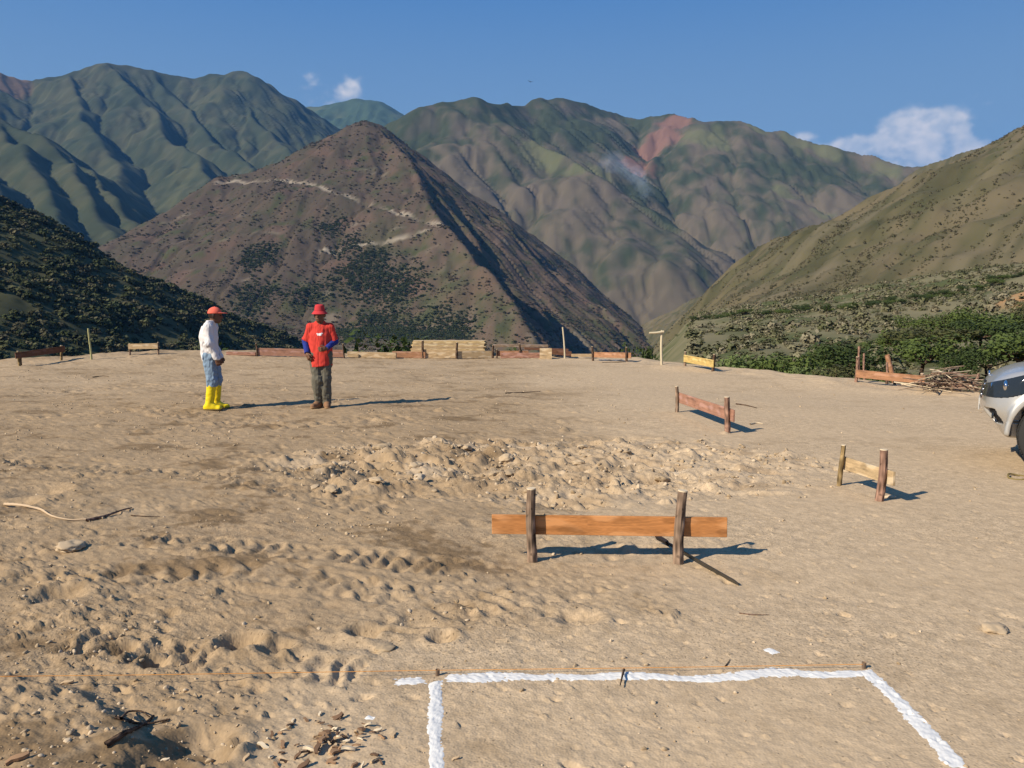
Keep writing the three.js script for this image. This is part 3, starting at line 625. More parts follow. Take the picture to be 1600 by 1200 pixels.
// a batter board: driven stakes with a board nailed across their far side; places given as bearings of the photograph and metres
function batterBoard(label, stakes, board, group = 'batter boards staked round the clearing') {
  const first = onGround(stakes[0].px, stakes[0].py), g = thing('batter_board', label, 'batter board', group, first);
  const at = stakes.map((s) => (s.D ? (() => { const q = place(s.px, s.py, s.D); q.y = groundAt(q.x, q.z); return q; })() : onGround(s.px, s.py)));
  at.forEach((q, i) => { const s = stakes[i]; addStake(g, q.clone().sub(first), s.h, s.r ?? 0.03, s.m ?? M.bark, (s.seed ?? i) + 1.3, s.lean); });
  for (const b of [].concat(board ?? [])) {
    const i = b.i ?? 0, j = b.j ?? at.length - 1, A = at[i].clone().sub(first), B = at[j].clone().sub(first), dir = B.clone().sub(A).setY(0).normalize(), back = V(dir.z, 0, -dir.x); if (back.z > 0) back.negate();
    const off = (b.gap ?? 0.048);
    const a = A.clone().addScaledVector(dir, -(b.over?.[0] ?? 0.1)).addScaledVector(back, off), c = B.clone().addScaledVector(dir, b.over?.[1] ?? 0.1).addScaledVector(back, off);
    a.y = A.y + b.y[0]; c.y = B.y + b.y[1];
    addPlank(g, a, c, b.w, b.t ?? 0.024, b.m, b.seed ?? 1);
  }
  return g;
}
// nearest board, with the bright orange plank
batterBoard('bright orange plank nailed behind two barked stakes, nearest batter board', [{ px: 831, py: 877, h: 0.475, r: 0.032, seed: 1, lean: [0, -0.012] }, { px: 1062, py: 881, h: 0.465, r: 0.033, seed: 2, lean: [0, -0.035] }], { y: [0.228, 0.232], w: 0.128, m: M.plank, over: [0.265, 0.30], seed: 3 });
batterBoard('sand-coloured plank between two bare stakes near the front of the silver car', [{ px: 1315, py: 759, h: 0.37, r: 0.022, m: M.barkOlive, seed: 3 }, { px: 1376, py: 783, h: 0.43, r: 0.034, m: M.barkRed, seed: 4 }], { y: [0.20, 0.205], w: 0.12, m: M.plankSand, over: [0.06, 0.10], seed: 5 });
batterBoard('faded red plank between two stakes behind the churned soil', [{ px: 1057, py: 644, h: 0.40, r: 0.028, m: M.bark, seed: 5 }, { px: 1136, py: 675, h: 0.46, r: 0.038, m: M.barkRed, seed: 6 }], { y: [0.225, 0.225], w: 0.16, m: M.plankRed, over: [0.06, 0.10], seed: 6 });
batterBoard('dark brown board on stakes at the far left rim of the clearing', [{ px: 30, py: 572, h: 0.42, r: 0.035, m: M.barkOlive, seed: 7 }, { px: 33, py: 571, h: 0.36, r: 0.03, m: M.barkDark, seed: 8 }, { px: 96, py: 563, h: 0.44, r: 0.035, m: M.barkOlive, seed: 9 }], { y: [0.30, 0.34], w: 0.17, m: M.plankBrown, over: [0.15, 0.1], gap: -0.05 });
batterBoard('short pale board on two stakes beside the thin bamboo pole', [{ px: 203, py: 555, h: 0.36, r: 0.03, m: M.bark, seed: 10 }, { px: 247, py: 554, h: 0.38, r: 0.03, m: M.bark, seed: 11 }], { y: [0.27, 0.27], w: 0.17, m: M.plankPale, over: [0.02, 0.02], gap: -0.045 });
batterBoard('long brick-red board spanning behind the man in the red shirt', [{ px: 401, py: 557, h: 0.42, r: 0.025, m: M.barkDark, seed: 12 }, { px: 537, py: 560, h: 0.46, r: 0.028, m: M.barkDark, seed: 13 }], { y: [0.15, 0.15], w: 0.24, m: M.plankRed, over: [0.0, 0.0], gap: 0.05 });
batterBoard('pale boards on stakes in front of the lumber stack', [{ px: 661, py: 560, h: 0.58, r: 0.04, m: M.barkDark, seed: 14 }, { px: 714, py: 561, h: 0.54, r: 0.04, m: M.barkDark, seed: 15 }, { px: 770, py: 560, h: 0.44, r: 0.035, m: M.barkDark, seed: 16 }], [{ i: 0, j: 1, y: [0.16, 0.16], w: 0.28, m: M.plankPale, over: [0.4, 0.02], seed: 2 }, { i: 1, j: 2, y: [0.13, 0.13], w: 0.24, m: M.plankSand, over: [-0.02, 0.05], seed: 4, gap: 0.052 }]);
batterBoard('reddish board on a dark stake just right of the lumber stack', [{ px: 776, py: 560, h: 0.30, r: 0.03, m: M.barkDark, seed: 17 }, { px: 812, py: 560, h: 0.48, r: 0.035, m: M.barkDark, seed: 18 }], { y: [0.16, 0.16], w: 0.18, m: M.plankOrange, over: [0, 0.3] });
batterBoard('plain orange board on two dark stakes left of the pole with a crosspiece', [{ px: 926, py: 564, h: 0.46, r: 0.035, m: M.barkDark, seed: 19 }, { px: 979, py: 565, h: 0.44, r: 0.035, m: M.barkDark, seed: 20 }], { y: [0.20, 0.19], w: 0.17, m: M.plankOrange, over: [0.0, 0.14] });
batterBoard('yellow board between two stakes at the rim before the right-hand bushes', [{ px: 1071, py: 572, h: 0.40, r: 0.035, m: M.bark, seed: 21 }, { px: 1115, py: 580, h: 0.44, r: 0.04, m: M.barkDark, seed: 22 }], { y: [0.22, 0.20], w: 0.20, m: M.plankYellow, over: [0.0, 0.08], gap: -0.05 });
batterBoard('long terracotta board on low stakes beside the brush pile', [{ px: 1338, py: 597, h: 0.55, r: 0.035, m: M.barkRed, seed: 23 }, { px: 1385, py: 600, h: 0.16, r: 0.03, m: M.barkDark, seed: 24 }, { px: 1398, py: 601, h: 0.16, r: 0.03, m: M.barkDark, seed: 25 }, { px: 1441, py: 606, h: 0.30, r: 0.04, m: M.bark, seed: 26 }], { y: [0.19, 0.17], w: 0.17, m: M.plankOrange, over: [0.0, 0.05], gap: -0.05 });

// upright poles
function pole(name, label, px, pyTop, pyBase, r, m, lean = 0, arm) {
  const b = onGround(px, pyBase), h = place(px, pyTop, -b.z).y - b.y, g = thing(name, label, 'pole', undefined, b); g.rotation.z = lean;
  const sh = part('shaft', stakeGeometry(h, r, px * 0.1, 0.02), m, g); void sh;
  if (m === M.bamboo) for (let y = 0.2; y < h; y += 0.26) { const k = part('node_ring', new THREE.TorusGeometry(r * 1.02, r * 0.16, 6, 14), m, g); k.rotation.x = Math.PI / 2; k.position.set(0.02 * Math.sin((y + 0.1) / (h + 0.1) * 3 + px * 0.1), y, 0.02 * Math.cos((y + 0.1) / (h + 0.1) * 2.6 + px * 0.2) - 0.02); }
  if (arm) { const a = part('crosspiece', stakeGeometry(arm, r * 0.9, 3, 0.01), m, g); a.rotation.z = Math.PI / 2 + 0.08; a.position.set(-0.06, h - 0.05, 0.03); }
}
pole('bamboo_pole', 'thin green-grey bamboo pole standing alone on the left rim', 141, 513, 562, 0.028, M.bamboo);
pole('wooden_pole', 'tall pale pole leaning slightly, right of the lumber stack', 882, 511, 560, 0.028, M.pole, 0.06);
pole('wooden_pole', 'tall pale pole with a short crosspiece at its top', 1034, 516, 570, 0.035, M.pole, 0, 0.32);
pole('wooden_stake', 'taller of the two upright sticks behind the terracotta board', 1342, 541, 592, 0.03, M.barkRed);
pole('wooden_stake', 'shorter upright stick close beside the tall one behind the terracotta board', 1352, 552, 593, 0.026, M.barkRed, 0.05);
pole('broken_plank_stake', 'stout broken plank leaning behind the terracotta board', 1402, 552, 594, 0.06, M.plankOrange, 0.28);
pole('wooden_stake', 'small stick between the terracotta board and the leaning plank', 1386, 566, 596, 0.026, M.barkRed);

// lumber stack and loose timber on the rim
{
  const a = onGround(638, 559).add(V(0, 0, -1.0)), b = onGround(757, 559).add(V(0, 0, -1.0)), L = b.x - a.x, base = V((a.x + b.x) / 2, Math.min(groundAt(a.x, a.z), groundAt(b.x, b.z)), a.z);
  const r = rng(5); let y = base.y;
  for (let row = 0; row < 11; row++) for (let k = 0; k < 4; k++) {
    const t = 0.042, w = 0.2, m = [M.plankFresh, M.plankPale, M.plankSand, M.plankFresh][Math.floor(r() * 4)];
    const o = top('sawn_plank', plankGeometry(L * (0.97 + 0.05 * r()), t, w, row * 4 + k), m);
    o.position.set(base.x + (r() - 0.5) * 0.1, y + t / 2 + row * (t + 0.003), base.z - k * (w + 0.01)); o.rotation.y = (r() - 0.5) * 0.012;
    tag(o, 'freshly sawn yellow plank lying in the lumber stack on the rim', 'plank', 'planks of the lumber stack');
  }
  const loose = (label, px0, px1, py, lift, w, t, m, dz) => {
    const p = onGround(px0, py).add(V(0, 0, dz)), q = onGround(px1, py).add(V(0, 0, dz)); p.y = groundAt(p.x, p.z) + lift; q.y = groundAt(q.x, q.z) + lift;
    const o = top('loose_plank', plankGeometry(p.distanceTo(q), w, t, px0), m); o.position.copy(p).add(q).multiplyScalar(0.5); o.rotation.z = Math.atan2(q.y - p.y, q.x - p.x); o.rotation.y = 0.02; tag(o, label, 'plank', 'loose timber along the rim');
  };
  loose('thin pale plank lying on the rim just right of the man in white', 352, 400, 556, 0.06, 0.10, 0.2, M.plankRed, -0.1);
  loose('whitish plank lying between the red board and the lumber stack', 541, 618, 560, 0.10, 0.18, 0.2, M.plankPale, -0.2);
  loose('reddish plank lying at the left foot of the lumber stack', 612, 664, 560, 0.10, 0.20, 0.2, M.plankOrange, -0.15);
  loose('dark weathered beam lying right of the lumber stack', 770, 858, 560, 0.36, 0.09, 0.3, M.plankGrey, -0.9);
  loose('dark plank lying under the weathered beam', 862, 894, 560, 0.16, 0.16, 0.3, M.plankBrown, -0.5);
  loose('upper dark beam resting behind the square crate board', 820, 890, 560, 0.27, 0.07, 0.3, M.plankBrown, -0.7);
  loose('thin pale plank lying left of the plain orange board', 894, 926, 561, 0.10, 0.09, 0.15, M.plankPale, -0.2);
  loose('low reddish plank before the square board', 782, 846, 561, 0.09, 0.17, 0.1, M.plankRed, -0.25);
  const q = onGround(853, 561), sq = top('square_board', plankGeometry(0.40, 0.36, 0.05, 8), M.plankPale); sq.position.set(q.x, q.y + 0.17, q.z - 0.12); sq.rotation.x = -0.18; tag(sq, 'square pale board propped upright beside the leaning pole', 'board');
  const s2 = onGround(955, 566), cl = new THREE.PlaneGeometry(0.75, 0.3, 24, 10); cl.rotateX(-Math.PI / 2); { const p = cl.attributes.position; for (let i = 0; i < p.count; i++) p.setY(i, 0.05 + 0.035 * fbm(p.getX(i) * 6, p.getZ(i) * 8, 3)); cl.computeVertexNormals(); }
  const cloth = top('plastic_sheet', cl, mat(0.16, 0.18, 0.2, 0.4, { side: THREE.DoubleSide })); cloth.position.copy(s2).add(V(0, 0.02, 0)); tag(cloth, 'crumpled dark plastic sheet under the plain orange board', 'sheet');
}

// ------------------------------------------------------------------ lime lines: heaped powder whose thin edge sinks into the soil
function limeLine(label, pts, width, seed, broken = 0.15, ends = 0.04) {
  const P = pts.map(([a, b]) => onGround(a, b)), curve = new THREE.CatmullRomCurve3(P), L = curve.getLength(), nu = Math.ceil(L / 0.007), nv = 26, pos = [], idx = [];
  for (let i = 0; i <= nu; i++) {
    const t = i / nu, c = curve.getPointAt(t), d = curve.getTangentAt(t), sx = d.z, sz = -d.x, l = Math.hypot(sx, sz), s = t * L, W = width * (0.85 + 0.35 * noise2(s * 2.5 + seed, seed) + 0.2 * noise2(s * 9, seed));
    const thin = smooth(0, ends, s) * smooth(0, ends, L - s) * smooth(-0.95, -0.95 + broken * 2 + 0.3, noise2(s * 3.1 + seed * 3, 4.4) + 0.1);
    for (let j = 0; j <= nv; j++) {
      const v = j / nv * 2 - 1, x = c.x + sx / l * v * W * 0.85, z = c.z + sz / l * v * W * 0.85;
      const body = 1 - Math.abs(v) ** 2.6 * 1.35, ragged = 0.55 * fbm(x * 16 + seed, z * 16, 4, 0.65) + 0.34 * noise2(x * 55, z * 55) + 0.18 * noise2(x * 140 + 3, z * 140);
      pos.push(x, groundAt(x, z) + 0.0042 * (body * thin + ragged * 1.3 - 0.34), z);
    }
  }
  for (let i = 0; i < nu; i++) for (let j = 0; j < nv; j++) { const a = i * (nv + 1) + j, b = a + nv + 1; idx.push(a, a + 1, b, a + 1, b + 1, b); }
  const g = new THREE.BufferGeometry(); g.setAttribute('position', new THREE.Float32BufferAttribute(pos, 3)); g.setIndex(idx); g.computeVertexNormals();
  tag(top('lime_line', g, M.lime), label, 'lime line', 'white lime layout marks');
}
limeLine('long white lime line running left to right across the near soil', [[694, 1061], [800, 1058], [900, 1058], [1000, 1057], [1060, 1060], [1140, 1058], [1220, 1051], [1290, 1055], [1352, 1052]], 0.066, 1, 0.1);
limeLine('short white lime stub left of the corner', [[612, 1066], [640, 1064], [668, 1062]], 0.066, 2, 0.1);
limeLine('white lime line coming straight towards the viewer from the corner', [[680, 1062], [681, 1100], [679, 1140], [682, 1180], [684, 1230]], 0.050, 3, 0.1);
limeLine('slanting white lime line at the right of the layout', [[1348, 1046], [1370, 1068], [1400, 1092], [1430, 1125], [1460, 1158], [1500, 1205]], 0.062, 4, 0.2);
limeLine('small white lime dab above the long line', [[1194, 1015], [1204, 1018], [1213, 1022]], 0.042, 5, 0.0, 0.015);
limeLine('faint white lime dot left of the corner above the bottom edge', [[572, 1122], [578, 1123], [584, 1124]], 0.026, 6, 0.0, 0.01);

// string line and its pegs
{
  const a = onGround(-260, 1078).add(V(0, 0.05, 0)), b = onGround(684, 1056).add(V(0, 0.025, 0)), c = onGround(1350, 1046).add(V(0, 0.02, 0)), pts = [a, b, c], L = new THREE.CatmullRomCurve3([a, a.clone().lerp(b, 0.5).add(V(0, -0.004, 0)), b, b.clone().lerp(c, 0.5).add(V(0, -0.002, 0)), c]);
  tag(top('string_line', new THREE.TubeGeometry(L, 90, 0.0014, 6), M.cord), 'thin orange string stretched low across the near soil', 'string');
  [[b, 'small wooden peg holding the string at the left lime corner'], [c, 'small wooden peg at the right end of the long lime line']].forEach(([q, l], i) => { const g = thing('string_peg', l, 'peg', undefined, V(q.x, groundAt(q.x, q.z), q.z)); part('shaft', stakeGeometry(0.028, 0.010, i + 3, 0.002), M.bark, g); });
}
// machete leaning at the foot of the right stake
{
  const tip = onGround(1155, 916).add(V(0, 0.012, 0)), butt = onGround(1026, 850).add(V(0, 0.05, 0)), L = tip.distanceTo(butt), g = thing('machete', 'dark machete lying at the foot of the near right stake', 'machete', undefined, butt);
  const sh = new THREE.Shape(); sh.moveTo(0.14, -0.016); sh.lineTo(L * 0.9, -0.042); sh.quadraticCurveTo(L * 0.99, -0.036, L, 0.008); sh.lineTo(L * 0.97, 0.020); sh.lineTo(0.14, 0.016); sh.closePath();
  const bl = part('blade', new THREE.ExtrudeGeometry(sh, { depth: 0.003, bevelEnabled: true, bevelSize: 0.0015, bevelThickness: 0.001, bevelSegments: 1 }), M.steel, g);
  const hd = new THREE.Shape(); hd.moveTo(0, -0.022); hd.quadraticCurveTo(0.05, -0.010, 0.14, -0.018); hd.lineTo(0.145, 0.018); hd.quadraticCurveTo(0.05, 0.024, 0, 0.016); hd.closePath();
  const hm = part('handle', new THREE.ExtrudeGeometry(hd, { depth: 0.016, bevelEnabled: true, bevelSize: 0.003, bevelThickness: 0.003, bevelSegments: 2 }), M.handle, g); hm.position.z = -0.007; void bl;
  const x = tip.clone().sub(butt).normalize(), y = V(0, 1, 0).addScaledVector(x, -x.y).normalize(), side = x.clone().cross(y); const yy = y.clone().multiplyScalar(0.85).addScaledVector(side, 0.55).normalize(); g.quaternion.setFromRotationMatrix(new THREE.Matrix4().makeBasis(x, yy, x.clone().cross(yy)));
}
// ------------------------------------------------------------------ clods, crumbs, chips, sticks
const soil = [mat(0.43, 0.325, 0.21, 1), mat(0.37, 0.275, 0.172, 1), mat(0.52, 0.405, 0.275, 1), mat(0.31, 0.225, 0.135, 1)];
function clodGeometry(seed, detail = 2) {
  let g = new THREE.IcosahedronGeometry(1, detail); g.deleteAttribute('uv'); g.deleteAttribute('normal'); g = mergeVertices(g, 1e-4); const p = g.attributes.position;
  for (let i = 0; i < p.count; i++) { const x = p.getX(i), y = p.getY(i), z = p.getZ(i), k = 1 + 0.30 * noise3(x * 1.1 + seed * 5, y * 1.1, z * 1.1 + seed) + 0.20 * noise3(x * 3 + seed, y * 3, z * 3) + 0.08 * noise3(x * 8, y * 8 + seed, z * 8); p.setXYZ(i, x * k, Math.max(y * k * 0.75, -0.45), z * k); }
  g.computeVertexNormals(); return g;
}
const clods = [...Array(6).keys()].map((k) => clodGeometry(k + 1, 5)), crumbs = [...Array(4).keys()].map((k) => clodGeometry(k + 11, 1));
{
  const r = rng(77); let n = 0, tries = 0;
  while (n < 60 && tries++ < 9000) {
    const x = PIT.c.x + (r() * 2 - 1) * 3.6, z = PIT.c.z + (r() * 2 - 1) * 2.3, P = pitMask(x, z); if (r() > P * (0.5 + fbm(x * 1.2, z * 1.2, 2))) continue;
    const s = 0.022 + 0.065 * Math.pow(r(), 3), o = top('soil_clod', clods[n % 6], soil[Math.floor(r() * r() * 4)]);
    o.position.set(x, groundAt(x, z) + s * 0.12, z); o.scale.set(s * (0.8 + 0.6 * r()), s * (0.5 + 0.4 * r()), s * (0.8 + 0.5 * r())); o.rotation.set((r() - 0.5) * 0.7, r() * 6.28, (r() - 0.5) * 0.7);
    tag(o, 'dry clod of soil in the churned-up patch beyond the orange plank', 'clod', 'clods in the churned-up patch'); n++;
  }
  const rock = (label, px, py, s, m, k) => { const q = onGround(px, py), o = top('soil_clod', clods[k], soil[m]); o.position.copy(q).add(V(0, s * 0.12, 0)); o.scale.set(s * 1.2, s * 0.6, s); o.rotation.y = k; tag(o, label, 'clod'); };
  rock('lone rounded clod casting a dark shadow left of the lime corner', 602, 1016, 0.042, 1, 1);
  rock('large pale clod on the left near the double tread marks', 112, 856, 0.085, 0, 2);
  rock('small pale stone at the foot of the stout stake by the car', 1391, 778, 0.035, 2, 3);
  rock('pale stony lump on the right before the car shadow', 1553, 985, 0.06, 0, 4);
  for (let k = 0; k < 4; k++) {
    const spots = [], q = new THREE.Matrix4(), e = new THREE.Euler(), qq = new THREE.Quaternion();
    for (let t = 0; t < 40000 && spots.length < 1500; t++) {
      const D = 2.1 + Math.pow(r(), 1.6) * 20, x = (r() * 2 - 1) * (0.8 + 0.72 * D), z = -D, R = roughness(x, z), dr = smooth(-0.1, 0.5, fbm(x * 0.9 + 60, z * 0.9 - 12, 3) + 0.4 * fbm(x * 4, z * 4, 2));
      if (edgeDistance(x, z) > -0.6 || r() > 0.015 + 0.85 * dr * R * R + 0.4 * pitMask(x, z)) continue;
      const s = (0.0025 + 0.009 * Math.pow(r(), 4)) * (1 + 0.9 * pitMask(x, z)) * (1 + 0.04 * D);
      e.set(r() * 6, r() * 6, r() * 6); spots.push(q.compose(V(x, groundAt(x, z) + s * 0.2, z), qq.setFromEuler(e), V(s * (0.7 + 0.7 * r()), s, s)).clone());
    }
    const im = lit(new THREE.InstancedMesh(crumbs[k], soil[k], spots.length)); spots.forEach((m, i) => im.setMatrixAt(i, m)); im.name = numbered('soil_crumbs'); scene.add(im); stuff(im, 'loose crumbs of dry soil strewn over the clearing', 'crumbs');
  }
  // wood chips at the bottom
  const chip = (() => { const g = new THREE.BoxGeometry(1, 0.16, 0.34, 4, 1, 1), p = g.attributes.position; for (let i = 0; i < p.count; i++) { const x = p.getX(i); p.setY(i, p.getY(i) + 0.22 * (0.25 - x * x)); p.setZ(i, p.getZ(i) * (1 - 0.7 * Math.abs(x)) + 0.06 * Math.sin(x * 9)); } g.computeVertexNormals(); return g; })();
  const cm = [mat(0.48, 0.34, 0.20, 0.85), mat(0.30, 0.18, 0.10, 0.9), mat(0.15, 0.09, 0.055, 0.9), mat(0.64, 0.52, 0.36, 0.85)];
  const heap = onGround(515, 1162);
  for (let k = 0; k < 85; k++) {
    const a = r() * 6.28, d = Math.pow(r(), 0.8) * 0.25, x = heap.x + Math.cos(a) * d * 1.15, z = heap.z + Math.sin(a) * d * 0.9, o = top('wood_chip', chip, cm[Math.floor(r() * 4)]), s = 0.018 + 0.035 * r();
    o.position.set(x, groundAt(x, z) + 0.006 + 0.02 * r() * smooth(0.2, 0, d), z); o.scale.set(s, s * (0.8 + 0.5 * r()), s * (0.7 + 0.6 * r())); o.rotation.set((r() - 0.5) * 1.2, r() * 6.28, (r() - 0.5) * 1.0);
    tag(o, 'split wood chip in the small heap at the lower left', 'wood chip', 'wood chips heaped at the lower left');
  }
  const lone = (label, px, py, s, m, turn) => { const q = onGround(px, py), o = top('wood_chip', chip, cm[m]); o.position.copy(q).add(V(0, s * 0.12, 0)); o.scale.setScalar(s); o.rotation.set(0.2, turn, 0.1); tag(o, label, 'wood chip'); };
  lone('bright lone wood chip at the bottom edge left of the chip heap', 258, 1190, 0.03, 3, 0.2); lone('orange wood chip standing at the bottom edge beside the dark hollow', 385, 1186, 0.035, 0, 1.2); lone('tan chip on the soil right of the lime line coming forward', 712, 1187, 0.03, 0, 0.5); lone('flat orange chip by the string at the left', 105, 1070, 0.05, 0, 0.2); lone('curled bark piece in the bottom left corner', 28, 1190, 0.07, 1, 0.5);
  // sticks and roots
  const stick = (name, label, pts, r0, m, lift = 0.004) => { const c = new THREE.CatmullRomCurve3(pts.map(([a, b, up]) => onGround(a, b).add(V(0, lift + (up ?? 0), 0)))), g = new THREE.TubeGeometry(c, 40, 1, 7), p = g.attributes.position, n = g.attributes.normal; for (let i = 0; i < p.count; i++) { const t = Math.floor(i / 8) / 40, c0 = c.getPointAt(t), k = r0 * (1 - 0.6 * t) * (1 + 0.25 * noise2(i * 0.37, r0 * 99)); p.setXYZ(i, c0.x + n.getX(i) * k, c0.y + n.getY(i) * k, c0.z + n.getZ(i) * k); } g.computeVertexNormals(); return tag(top(name, g, m), label, name === 'root' ? 'root' : 'stick'); };
  stick('root', 'long pale root curving over the soil at the far left', [[8, 790], [40, 793], [62, 798], [85, 810], [110, 815], [135, 814]], 0.013, mat(0.50, 0.37, 0.24, 0.9), 0.013);
  stick('stick', 'dark stick ending in a fork left of the tread marks', [[135, 815], [165, 808], [190, 800], [206, 795]], 0.012, M.barkRed, 0.008);
  stick('stick', 'thin twig lying right of the dark stick on the left', [[205, 806], [228, 808], [250, 808]], 0.005, M.barkDark);
  stick('root', 'dark branching root at the lower left beside the smooth heap', [[165, 1170], [190, 1155], [212, 1142], [232, 1130], [240, 1122]], 0.012, M.barkDark, 0.008);
  stick('root', 'thin root crossing the dark branching root', [[180, 1125], [205, 1132], [228, 1135], [266, 1129]], 0.007, M.barkDark, 0.010);
  stick('root', 'looped little root above the branching root', [[190, 1128], [205, 1118], [220, 1116], [234, 1126]], 0.006, M.barkDark, 0.012);
  stick('stick', 'small dark twig lying across the long lime line', [[975, 1052], [972, 1064], [969, 1078]], 0.006, M.barkDark, 0.016);
  stick('stick', 'reddish straight twig on bare soil above the lime dab', [[1155, 960], [1180, 962], [1202, 962]], 0.003, M.barkRed);
  stick('stick', 'tiny twig standing above the long lime line', [[1133, 1043], [1138, 1037], [1141, 1032]], 0.003, M.barkDark);
  stick('stick', 'short stick at the left before the bamboo pole', [[145, 590], [160, 588], [170, 589]], 0.012, M.barkDark, 0.01);
  stick('stick', 'stick lying behind the stake of the faded red plank', [[1150, 632], [1165, 634], [1182, 638]], 0.012, M.barkDark, 0.01);
  stick('stick', 'pale stick beyond the foot of the faded red plank', [[1172, 664], [1182, 662], [1192, 663]], 0.012, M.cut, 0.01);
  stick('stick', 'dark stick lying far back below the lumber stack', [[790, 615], [815, 614], [845, 612]], 0.012, M.barkDark, 0.01);
  { const c = onGround(1588, 747), pts = []; for (let k = 0; k < 28; k++) { const a = k / 28 * 6.28, rr = 0.13 * (1 + 0.1 * Math.sin(a * 3)); const x = c.x + 0.05 + Math.cos(a) * rr, z = c.z + Math.sin(a) * rr * 0.8; pts.push(V(x, groundAt(x, z) + 0.014 + 0.012 * Math.sin(a * 2), z)); }
    tag(top('rope_loop', new THREE.TubeGeometry(new THREE.CatmullRomCurve3(pts, true), 80, 0.009, 8, true), mat(0.20, 0.15, 0.06, 0.8)), 'loop of dull rope lying on the soil by the right edge', 'rope'); }
  // brush pile by the right rim
  const bc = onGround(1488, 612), bp = thing('brush_pile', 'tangled pile of dry cut branches right of the terracotta board', 'brush pile', undefined, bc);
  for (let k = 0; k < 110; k++) {
    const a = r() * 6.28, d = r(), x = Math.cos(a) * d * 0.72 + 0.05, z = Math.sin(a) * d * 0.5 - 0.25, up = 0.04 + 0.42 * (1 - d) * r(), l = 0.15 + 0.45 * r(), b = r() * 6.28, t = (r() - 0.5) * 0.9;
    const p0 = V(x - Math.cos(b) * l, up - t * l * 0.5, z - Math.sin(b) * l), p1 = V(x + (r() - 0.5) * 0.12, up + 0.06 * r(), z + (r() - 0.5) * 0.1), p2 = V(x + Math.cos(b) * l, up + t * l * 0.5, z + Math.sin(b) * l);
    for (const p of [p0, p1, p2]) p.y = Math.max(p.y, groundAt(bc.x + p.x, bc.z + p.z) - bc.y + 0.01);
    part('branch', new THREE.TubeGeometry(new THREE.CatmullRomCurve3([p0, p1, p2]), 6, 0.006 + 0.014 * r() * r(), 5), [M.plankGrey, M.barkRed, M.bark, M.cut][Math.floor(r() * 4)], bp);
  }
  { const q = onGround(1500, 608), e = place(1530, 584, -q.z - 0.1), c = new THREE.CatmullRomCurve3([q.clone().add(V(-0.15, 0.02, 0)), q.clone().lerp(e, 0.5).add(V(0.06, -0.05, 0)), e.clone().add(V(-0.02, -0.06, 0)), e]); tag(top('bare_branch', new THREE.TubeGeometry(c, 20, 0.028, 8), M.barkRed), 'thick bare branch curving up at the right end of the brush pile', 'branch'); }
}
// ------------------------------------------------------------------ people
const skin = mat(0.155, 0.078, 0.046, 0.55, { specularIntensity: 0.4 });
const skinDark = mat(0.03, 0.018, 0.014, 0.6), eyeMat = mat(0.02, 0.015, 0.012, 0.2, { specularIntensity: 0.8 });
const flatBone = (a, b, ra, rb, kz) => { const f = bone([a[0], a[1], a[2] / kz], [b[0], b[1], b[2] / kz], ra, rb); return (x, y, z) => f(x, y, z / kz) * 0.85; };
function hand(wrist, dir, across, curl, side) {                          // palm and five fingers
  const w = V(...wrist), d = V(...dir).normalize(), c = V(...across).addScaledVector(d, -V(...across).dot(d)).normalize(), n = d.clone().cross(c).multiplyScalar(side);
  const pt = (u, v, k) => { const p = w.clone().addScaledVector(d, u).addScaledVector(c, v).addScaledVector(n, k); return [p.x, p.y, p.z]; };
  const f = [bone(pt(-0.02, 0, 0), pt(0.03, 0, 0), 0.024, 0.026), bone(pt(0.03, -0.022, 0), pt(0.085, -0.026, 0), 0.017, 0.014), bone(pt(0.03, 0.022, 0), pt(0.085, 0.026, 0), 0.017, 0.014), bone(pt(0.03, 0, 0), pt(0.085, 0, 0), 0.018, 0.015)];
  const fingers = [];
  [[-0.030, 0.056], [-0.010, 0.070], [0.010, 0.074], [0.030, 0.064]].forEach(([v, l]) => {
    const k1 = l * 0.5, a = [0.088, v, 0], b = [0.088 + k1 * Math.cos(curl), v * 1.08, k1 * Math.sin(curl)], e = [b[0] + l * 0.5 * Math.cos(curl * 2.2), v * 1.1, b[2] + l * 0.5 * Math.sin(curl * 2.2)];
    fingers.push(bone(pt(...a), pt(...b), 0.0095, 0.0088), bone(pt(...b), pt(...e), 0.0088, 0.0075));
  });
  const th = [pt(0.02, 0.030, 0.004), pt(0.055, 0.055, 0.016), pt(0.085, 0.055, 0.028)];
  fingers.push(bone(th[0], th[1], 0.013, 0.0105), bone(th[1], th[2], 0.0105, 0.009));
  const palm = union(f, 0.02), F = (x, y, z) => { let q = palm(x, y, z); for (const g of fingers) q = smin(q, g(x, y, z), 0.006); return q; };
  const cp = pt(0.07, 0, 0.01), R = 0.13;
  return meshField(F, cp.map((v) => v - R), cp.map((v) => v + R), 0.0052);
}
